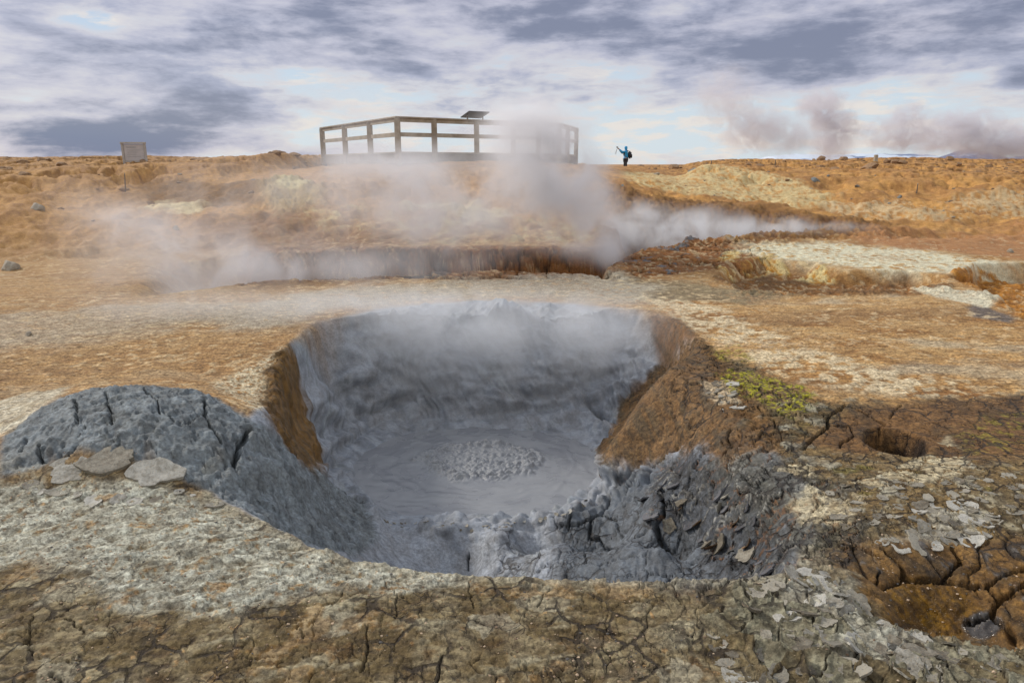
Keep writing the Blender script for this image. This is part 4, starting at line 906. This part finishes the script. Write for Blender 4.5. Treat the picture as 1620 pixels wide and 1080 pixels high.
    # camera
    cm = empty('camera_device', (x-.575, d-.02, g+1.68)); cm.name = 'handheld_camera'; tag(cm, 'small grey camera with dangling strap held up by the walker', 'camera')
    CB = simple('camera body', (.16, .16, .15), (.26, .25, .23), 9, .5, bump=0)
    bm = bmesh.new(); beam(bm, (0, -.075, 0), (0, .075, 0), .05, .10, bev=.012); mesh_obj('camera_body', bm, CB, cm)
    bm = bmesh.new(); bmesh.ops.create_cone(bm, cap_ends=True, segments=20, radius1=.035, radius2=.038, depth=.07, matrix=Matrix.Translation((-.055, 0, 0)) @ Matrix.Rotation(math.pi/2, 4, 'Y')); mesh_obj('lens', bm, ROCKD, cm, False)
    loop = [(0, -.07, .02), (-.05, -.09, -.10), (-.12, -.08, -.28), (-.16, -.03, -.42), (-.13, .03, -.46), (-.08, .06, -.40), (-.05, .08, -.22), (-.01, .08, -.05), (0, .07, .02)]
    skin_mesh('neck_strap', [[(p, (.012, .012)) for p in loop]], simple('strap grey', (.3, .3, .3), (.4, .4, .4), 9, .6, bump=0), cm, 1)
person()
# ------------------------------------------------------------------ loose plates, flakes and crumbs of dried mud
def flake_mat(name, a, b):
    m, T = new_mat(name); P = T.n('ShaderNodeNewGeometry').outputs['Position']; rn = T.n('ShaderNodeObjectInfo').outputs['Random']
    n = T.noise(P, 30, 8, .72); n2 = T.noise(P, 160, 4, .6)
    c = T.mix(T.ramp(T.m('ADD', T.m('MULTIPLY', n, .72), T.m('MULTIPLY', rn, .28)), .34, .66), a, b); c = T.mix(T.m('MULTIPLY', T.ramp(n2, .56, .66), .5), c, (.42, .30, .18)); c = T.mix(T.m('MULTIPLY', T.ramp(n2, .44, .36), .5), c, (.08, .065, .05))
    bs = T.n('ShaderNodeBsdfPrincipled', i_0=c, i_Roughness=.9, i_Normal=T.n('ShaderNodeBump', i_Strength=.9, i_Distance=1.0, i_Height=T.m('ADD', T.m('MULTIPLY', n, .010), T.m('MULTIPLY', n2, .004))).outputs[0])
    T.t.links.new(bs.outputs[0], T.n('ShaderNodeOutputMaterial').inputs[0]); return m
FM = {'w': flake_mat('pale dried mud', (.20,.18,.14), (.50,.475,.41)), 'g': flake_mat('grey dried mud', (.12,.10,.07), (.34,.31,.245)),
      's': flake_mat('slate mud', (.045,.047,.055), (.13,.13,.14)), 'o': flake_mat('ochre mud', (.12,.065,.03), (.30,.18,.09))}
def flake_mesh(seed, curl, thick, mat, asp=1.0):
    R = np.random.RandomState(seed); na, nr = 26, 6
    ang = np.linspace(0, 2*np.pi, na, endpoint=False); k = R.randint(4, 7)
    corners = np.sort(R.rand(k)*2*np.pi); rad = np.ones(na)
    for c in range(k):   # polygonal outline
        a0, w_ = corners[c], .9+.25*R.rand(); rad = np.minimum(rad, .72/np.maximum(np.cos(ang-a0), .45)*w_/1.0)
    rad = np.clip(rad, .5, 1.15)*(1+.07*R.randn(na))
    vs = [(0, 0, 0)]; cd = R.rand()*6.28
    def hh(x, y):
        u = x*math.cos(cd)+y*math.sin(cd); return curl*(u*u*.55*(1 if u > 0 else .45) + .25*(x*x+y*y)) + .03*math.sin(5*x+seed)*math.cos(4*y)
    for i in range(1, nr+1):
        for j in range(na):
            q = (i/nr)**.8*rad[j]; x, y = q*math.cos(ang[j]), q*math.sin(ang[j])*asp; vs.append((x, y, hh(x, y) + (-.10*thick if i == nr else 0)))
    n0 = len(vs); rim = [(x*.96, y*.96, z-thick) for x, y, z in vs[-na:]]; vs += rim + [(0, 0, -thick)]
    fs = [(0, 1+j, 1+(j+1) % na) for j in range(na)]
    for i in range(nr):
        a = 1+i*na; b = a+na
        fs += [(a+j, b+j, b+(j+1) % na, a+(j+1) % na) for j in range(na)]
    fs += [(n0+(j+1) % na, n0+j, len(vs)-1) for j in range(na)]
    me = bpy.data.meshes.new('mud_flake'); me.from_pydata(vs, [], fs); me.polygons.foreach_set('use_smooth', [True]*len(fs)); me.set_sharp_from_angle(angle=math.radians(40)); me.materials.append(FM[mat]); return me
FK = {(m, c): [flake_mesh(i*5+ci*17+mi*3, cv, .17 if c != 'shard' else .10, m, 1 if c != 'shard' else .62) for i in range(5)] for mi, m in enumerate('wgso') for ci, (c, cv) in enumerate((('flat', .10), ('curl', .38), ('shard', .75)))}
def frame(x, y, e=.04):
    n = Vector((-(gz(x+e, y)-gz(x-e, y))/(2*e), -(gz(x, y+e)-gz(x, y-e))/(2*e), 1)).normalized(); n = (n*.85+Vector((0, 0, .15))).normalized(); return n
def flake(x, y, s, mat, shape, label, group, tilt=.12, lift=.0, name='mud_flake', extra=None, spin=None):
    o = bpy.data.objects.new(name, rnd.choice(FK[(mat, shape)])); n = frame(x, y)
    q = n.to_track_quat('Z', 'Y').to_matrix() @ Matrix.Rotation(rnd.uniform(-tilt, tilt), 3, 'X') @ Matrix.Rotation(rnd.uniform(-tilt, tilt) if extra is None else extra, 3, 'Y') @ Matrix.Rotation(rnd.uniform(0, 6.28) if spin is None else spin, 3, 'Z')
    o.rotation_euler = q.to_euler(); o.scale = (s*rnd.uniform(.9, 1.25), s*rnd.uniform(.75, 1), s); o.location = (x, y, gz(x, y)+s*.03+lift); tag(o, label, 'mud flake', group); return link(o)
def inpoly(u, v, P):
    c = False
    for i in range(len(P)):
        a, b = P[i], P[(i+1) % len(P)]
        if (a[1] > v) != (b[1] > v) and u < (b[0]-a[0])*(v-a[1])/(b[1]-a[1])+a[0]: c = not c
    return c
def strew(poly, n, s0, s1, mats, shapes, label, group, mind=.75, **kw):
    us = [p[0] for p in poly]; vs_ = [p[1] for p in poly]; cand = []
    while len(cand) < n*5:
        u, v = rnd.uniform(min(us), max(us)), rnd.uniform(min(vs_), max(vs_))
        if inpoly(u, v, poly): cand.append((u, v))
    done = []
    for p in survey(cand):
        if len(done) >= n: break
        s = rnd.uniform(s0, s1)
        if any((p[0]-a)**2+(p[1]-b)**2 < (mind*(s+t))**2 for a, b, t in done): continue
        done.append((p[0], p[1], s)); flake(p[0], p[1], s, rnd.choice(mats), rnd.choice(shapes), label, group, **kw)
strew([(1235,915),(1290,905),(1345,925),(1395,985),(1460,1010),(1440,1060),(1330,1060),(1200,1010),(1180,940)], 64, .034, .070, 'wgg', ['flat', 'curl'], 'pale curled mud flake in the shingle at the right end of the near rim', 'shingled flakes on the near rim', mind=.62, tilt=.28)
strew([(1440,1010),(1640,1035),(1640,1080),(1150,1080),(1120,1000),(1180,1010),(1330,1060)], 60, .022, .045, 'gggw', ['flat', 'curl'], 'dull grey mud flake on the ground in the bottom right corner', 'dull flakes in the bottom right', mind=.8, tilt=.16)
strew([(1370,860),(1440,850),(1440,815),(1500,790),(1580,805),(1570,850),(1480,875),(1400,880)], 46, .030, .058, 'wwg', ['flat', 'curl'], 'whitish curled mud flake in the band above the wet brown pit', 'whitish flakes above the brown pit', mind=.62, tilt=.2)
strew([(1300,770),(1620,750),(1640,850),(1580,800),(1500,785),(1430,810),(1330,850)], 40, .025, .05, 'gg', ['flat', 'curl'], 'small olive grey mud flake on the slope between the round hole and the brown pit', 'olive grey flakes below the round hole', mind=.9, tilt=.12)
strew([(1010,770),(1110,760),(1200,800),(1230,870),(1215,905),(1110,895),(1040,850)], 26, .035, .085, 'ssg', ['flat', 'curl'], 'dark upturned mud shard on the cracked slate slope above the near rim', 'upturned shards on the slate slope', mind=.8, extra=-.3, tilt=.35)
strew([(1060,780),(1140,800),(1200,850),(1170,890),(1110,860)], 9, .03, .055, 'wo', ['shard'], 'pale edged upturned mud shard on the cracked slate slope above the near rim', 'pale upturned shards on the slate slope', mind=1.0, extra=-.7, tilt=.5)
strew([(598,815),(700,824),(800,822),(880,806),(930,785),(936,792),(885,815),(800,832),(700,834),(600,824)], 34, .012, .024, 'wgg', ['flat', 'curl'], 'small pale crumb of mud on the near edge of the boiling pool', 'pale crumbs along the pool edge', mind=.9, tilt=.5)
strew([(1105,598),(1175,612),(1190,650),(1150,655),(1110,625)], 9, .05, .08, 'wwg', ['flat'], 'pinkish pale mud plate on top of the brown spur beside the yellow sulphur', 'pale plates on top of the spur', mind=.7, tilt=.1)
PL = [((110,748), .105, 'w', 'leftmost of the three big pale plates at the foot of the grey mound'), ((175,728), .11, 'g', 'middle and tallest of the three big plates at the foot of the grey mound'), ((243,752), .105, 'w', 'rightmost of the three big pale plates at the foot of the grey mound')]
for ((uv), s, m, lb), p in zip(PL, survey([q[0] for q in PL])):
    o = flake(p[0], p[1], s, m, 'flat', lb, 'big plates below the mound', tilt=.04, lift=.006, name='mud_plate', extra=0, spin=0); o.scale = (s*1.5, s*.95, s*1.5); o['category'] = 'mud plate'
strew([(30,765),(100,772),(200,776),(300,778),(350,800),(300,800),(60,790)], 12, .03, .055, 'wwg', ['flat', 'curl'], 'smaller pale plate along the top edge of the pale crust below the mound', 'small plates below the mound', mind=.8, tilt=.12)
# gravel: tiny ochre crumbs, uncountable
def gravel():
    R = np.random.RandomState(5); bm = bmesh.new(); bmesh.ops.create_icosphere(bm, subdivisions=1, radius=1); base = np.array([v.co[:] for v in bm.verts]); F = np.array([[v.index for v in f.verts] for f in bm.faces]); bm.free()
    vs, fs = [], []; n = 0
    while n < 2600:
        y = 1.45+R.rand()**1.3*2.0; x = R.uniform(-1, 1)*y*.95
        c = float(fbm(np.array([x*2.1], f4), np.array([y*2.1], f4), 3, 120)[0])
        if R.rand() > .12+max(c, 0)*2.2: continue
        if x > -1.6 and polydist(np.array([x], f4), np.array([y], f4), np.array(CR)[:, :2])[1][0]: continue
        s = .0014+.0042*R.rand()**3; v = base*(1+.25*R.randn(len(base), 1))*s*np.array([1.2, 1, .7])+np.array([x, y, gz(x, y)+s*.3]); fs.append(F+len(vs)*len(base)); vs.append(v); n += 1
    me = bpy.data.meshes.new('gravel'); me.from_pydata(np.concatenate(vs).tolist(), [], np.concatenate(fs).tolist())
    m, T = new_mat('ochre crumbs'); g = T.n('ShaderNodeNewGeometry').outputs['Random Per Island']; c = T.mix(T.ramp(g, .2, .6), (.20,.13,.08), (.52,.38,.25)); c = T.mix(T.ramp(g, .8, .82), c, (.10,.09,.08))
    b = T.n('ShaderNodeBsdfPrincipled', i_0=c, i_Roughness=.9); T.t.links.new(b.outputs[0], T.n('ShaderNodeOutputMaterial').inputs[0]); me.materials.append(m)
    o = bpy.data.objects.new('gravel', me); link(o); tag(o, 'tiny ochre crumbs strewn over the foreground', 'gravel', None, 'stuff')
gravel()
# ------------------------------------------------------------------ steam
def steam(name, label, dist, blobs, sy, npx, col=(.98, .96, .97), amp=.9, thr=.12, rise=1.0, aniso=.0, seed=0, step=1.0):
    """blobs: (u, v, su, sv, optical depth) surveyed at a distance; the cloud is sy metres deep"""
    k = dist/1080
    B = []
    for u, v, su, sv, tau in blobs:
        p = pd(u, v, dist); B.append((p, (su*k, sy, sv*k), tau/(sy*1.6)))
    lo = [min(p[i]-1.75*s[i] for p, s, _ in B) for i in range(3)]; hi = [max(p[i]+1.75*s[i] for p, s, _ in B) for i in range(3)]
    bm = bmesh.new(); bmesh.ops.create_cube(bm, size=1); c = [(a+b)/2 for a, b in zip(lo, hi)]
    for v in bm.verts:
        for i in range(3): v.co[i] *= hi[i]-lo[i]
    m, T = new_mat(name)
    P = T.n('ShaderNodeNewGeometry').outputs['Position']
    sep = T.n('ShaderNodeSeparateXYZ', i_0=P).outputs
    tot = None
    for p, s, a in B:
        mp = T.n('ShaderNodeMapping', vector_type='TEXTURE', i_0=P); mp.inputs['Location'].default_value = p; mp.inputs['Scale'].default_value = s
        L = T.n('ShaderNodeVectorMath', operation='DOT_PRODUCT', i_0=mp.outputs[0], i_1=mp.outputs[0]).outputs['Value']
        e = T.m('MULTIPLY', T.m('EXPONENT', T.m('MULTIPLY', L, -1.35)), a)
        tot = e if tot is None else T.m('ADD', tot, e)
    mp = T.n('ShaderNodeMapping', i_0=P); sc = 1/(npx*k); mp.inputs['Scale'].default_value = (sc, sc*.8, sc*rise); mp.inputs['Location'].default_value = (seed*3.7, seed*1.9, seed)
    n = T.noise(mp.outputs[0], 1.0, 5, .60, .9)
    mod = T.ramp(n, .40, .61, max(0, 1-amp), 1.0+amp*1.2, False)
    mx = max(b[2] for b in B)
    den = T.m('MAXIMUM', T.m('SUBTRACT', T.m('MULTIPLY', tot, mod), thr*mx*.5), 0.0)
    pv = T.n('ShaderNodeVolumePrincipled'); pv.inputs['Color'].default_value = (*col, 1); pv.inputs['Anisotropy'].default_value = aniso
    T.t.links.new(den, pv.inputs['Density']); T.t.links.new(pv.outputs[0], T.n('ShaderNodeOutputMaterial').inputs['Volume'])
    m.cycles.volume_step_rate = step
    o = mesh_obj(name, bm, m, loc=c); tag(o, label, 'steam', None, 'stuff'); return o
G1 = (.955, .945, .96); G2 = (.955, .96, .975)
steam('steam_plume', 'thick pale steam plume rising from the ditch end past the right half of the platform', 12.2,
      [(962,392,24,26,2.2),(930,345,44,46,2.4),(888,295,64,52,2.8),(855,240,70,48,2.8),(836,198,64,36,2.6),(790,310,90,50,.9),(900,380,60,24,.7)], .8, 62, G1, .80, .06, seed=1)
steam('steam_veil', 'thin torn steam veil across the slope below the left half of the platform', 11.6,
      [(620,300,90,60,.85),(690,345,110,50,.65),(560,255,80,34,.7),(690,262,100,32,.7),(560,170,70,44,.40),(760,360,120,44,.7),(480,330,110,55,.45),(380,300,130,55,.30),(160,330,130,50,.22)], 1.1, 85, G1, .92, .10, seed=2)
steam('steam_bank', 'low steam bank lying over the left end of the ditch', 10.4,
      [(230,380,80,52,.65),(330,412,130,54,.95),(460,422,130,44,.75),(190,345,60,34,.4),(600,428,100,30,.65),(260,465,200,34,.45),(720,415,80,24,.3)], 1.2, 80, G1, .9, .08, seed=3)
steam('channel_steam', 'bluish steam filling the channel behind the cracked brown bank on the right', 14.6,
      [(985,380,36,30,1.9),(1050,372,70,28,1.6),(1150,366,80,22,1.3),(1250,360,70,15,.9),(1330,360,50,9,.5),(1000,342,45,26,.7),(1100,342,70,20,.5)], .6, 50, G2, .9, .08, seed=4)
steam('pool_steam', 'thin steam drifting off the far half of the grey mud pot', 7.4,
      [(760,510,260,44,1.05),(820,600,170,70,.55),(640,560,130,70,.45),(930,540,120,55,.5),(560,480,240,20,.6),(300,480,220,28,.4)], .55, 110, G2, .7, .05, seed=5)
far = [('second', 0)]
steam('far_steam', 'tallest faint steam column leaning into the cloud right of the walker', 260,
      [(1145,150,42,40,1.3),(1175,195,46,34,1.5),(1215,215,46,30,1.5),(1262,215,34,28,1.1)], 14, 26, (.82,.82,.87), 1.0, .34, seed=6)
steam('far_steam', 'curling steam column with a hooked top above the snowy mountain', 270,
      [(1288,158,22,22,2.2),(1305,182,28,24,3.0),(1328,205,26,22,2.8),(1312,236,28,22,2.4),(1322,155,12,12,1.2)], 12, 20, (.80,.79,.84), 1.0, .30, seed=7)
steam('far_steam', 'small rounded steam puff between the hooked column and the long steam bank', 280,
      [(1385,205,20,20,1.8),(1436,188,24,24,2.6),(1440,218,32,22,2.6),(1405,226,28,14,1.4)], 12, 20, (.80,.79,.84), 1.0, .30, seed=8)
steam('far_steam', 'long low steam bank running out of the photo at the right', 290,
      [(1505,200,32,24,2.4),(1540,202,32,26,2.8),(1490,226,44,20,2.4),(1590,222,50,24,2.8),(1640,225,44,26,2.8),(1560,238,70,14,1.9)], 14, 22, (.80,.79,.84), 1.0, .30, seed=9)
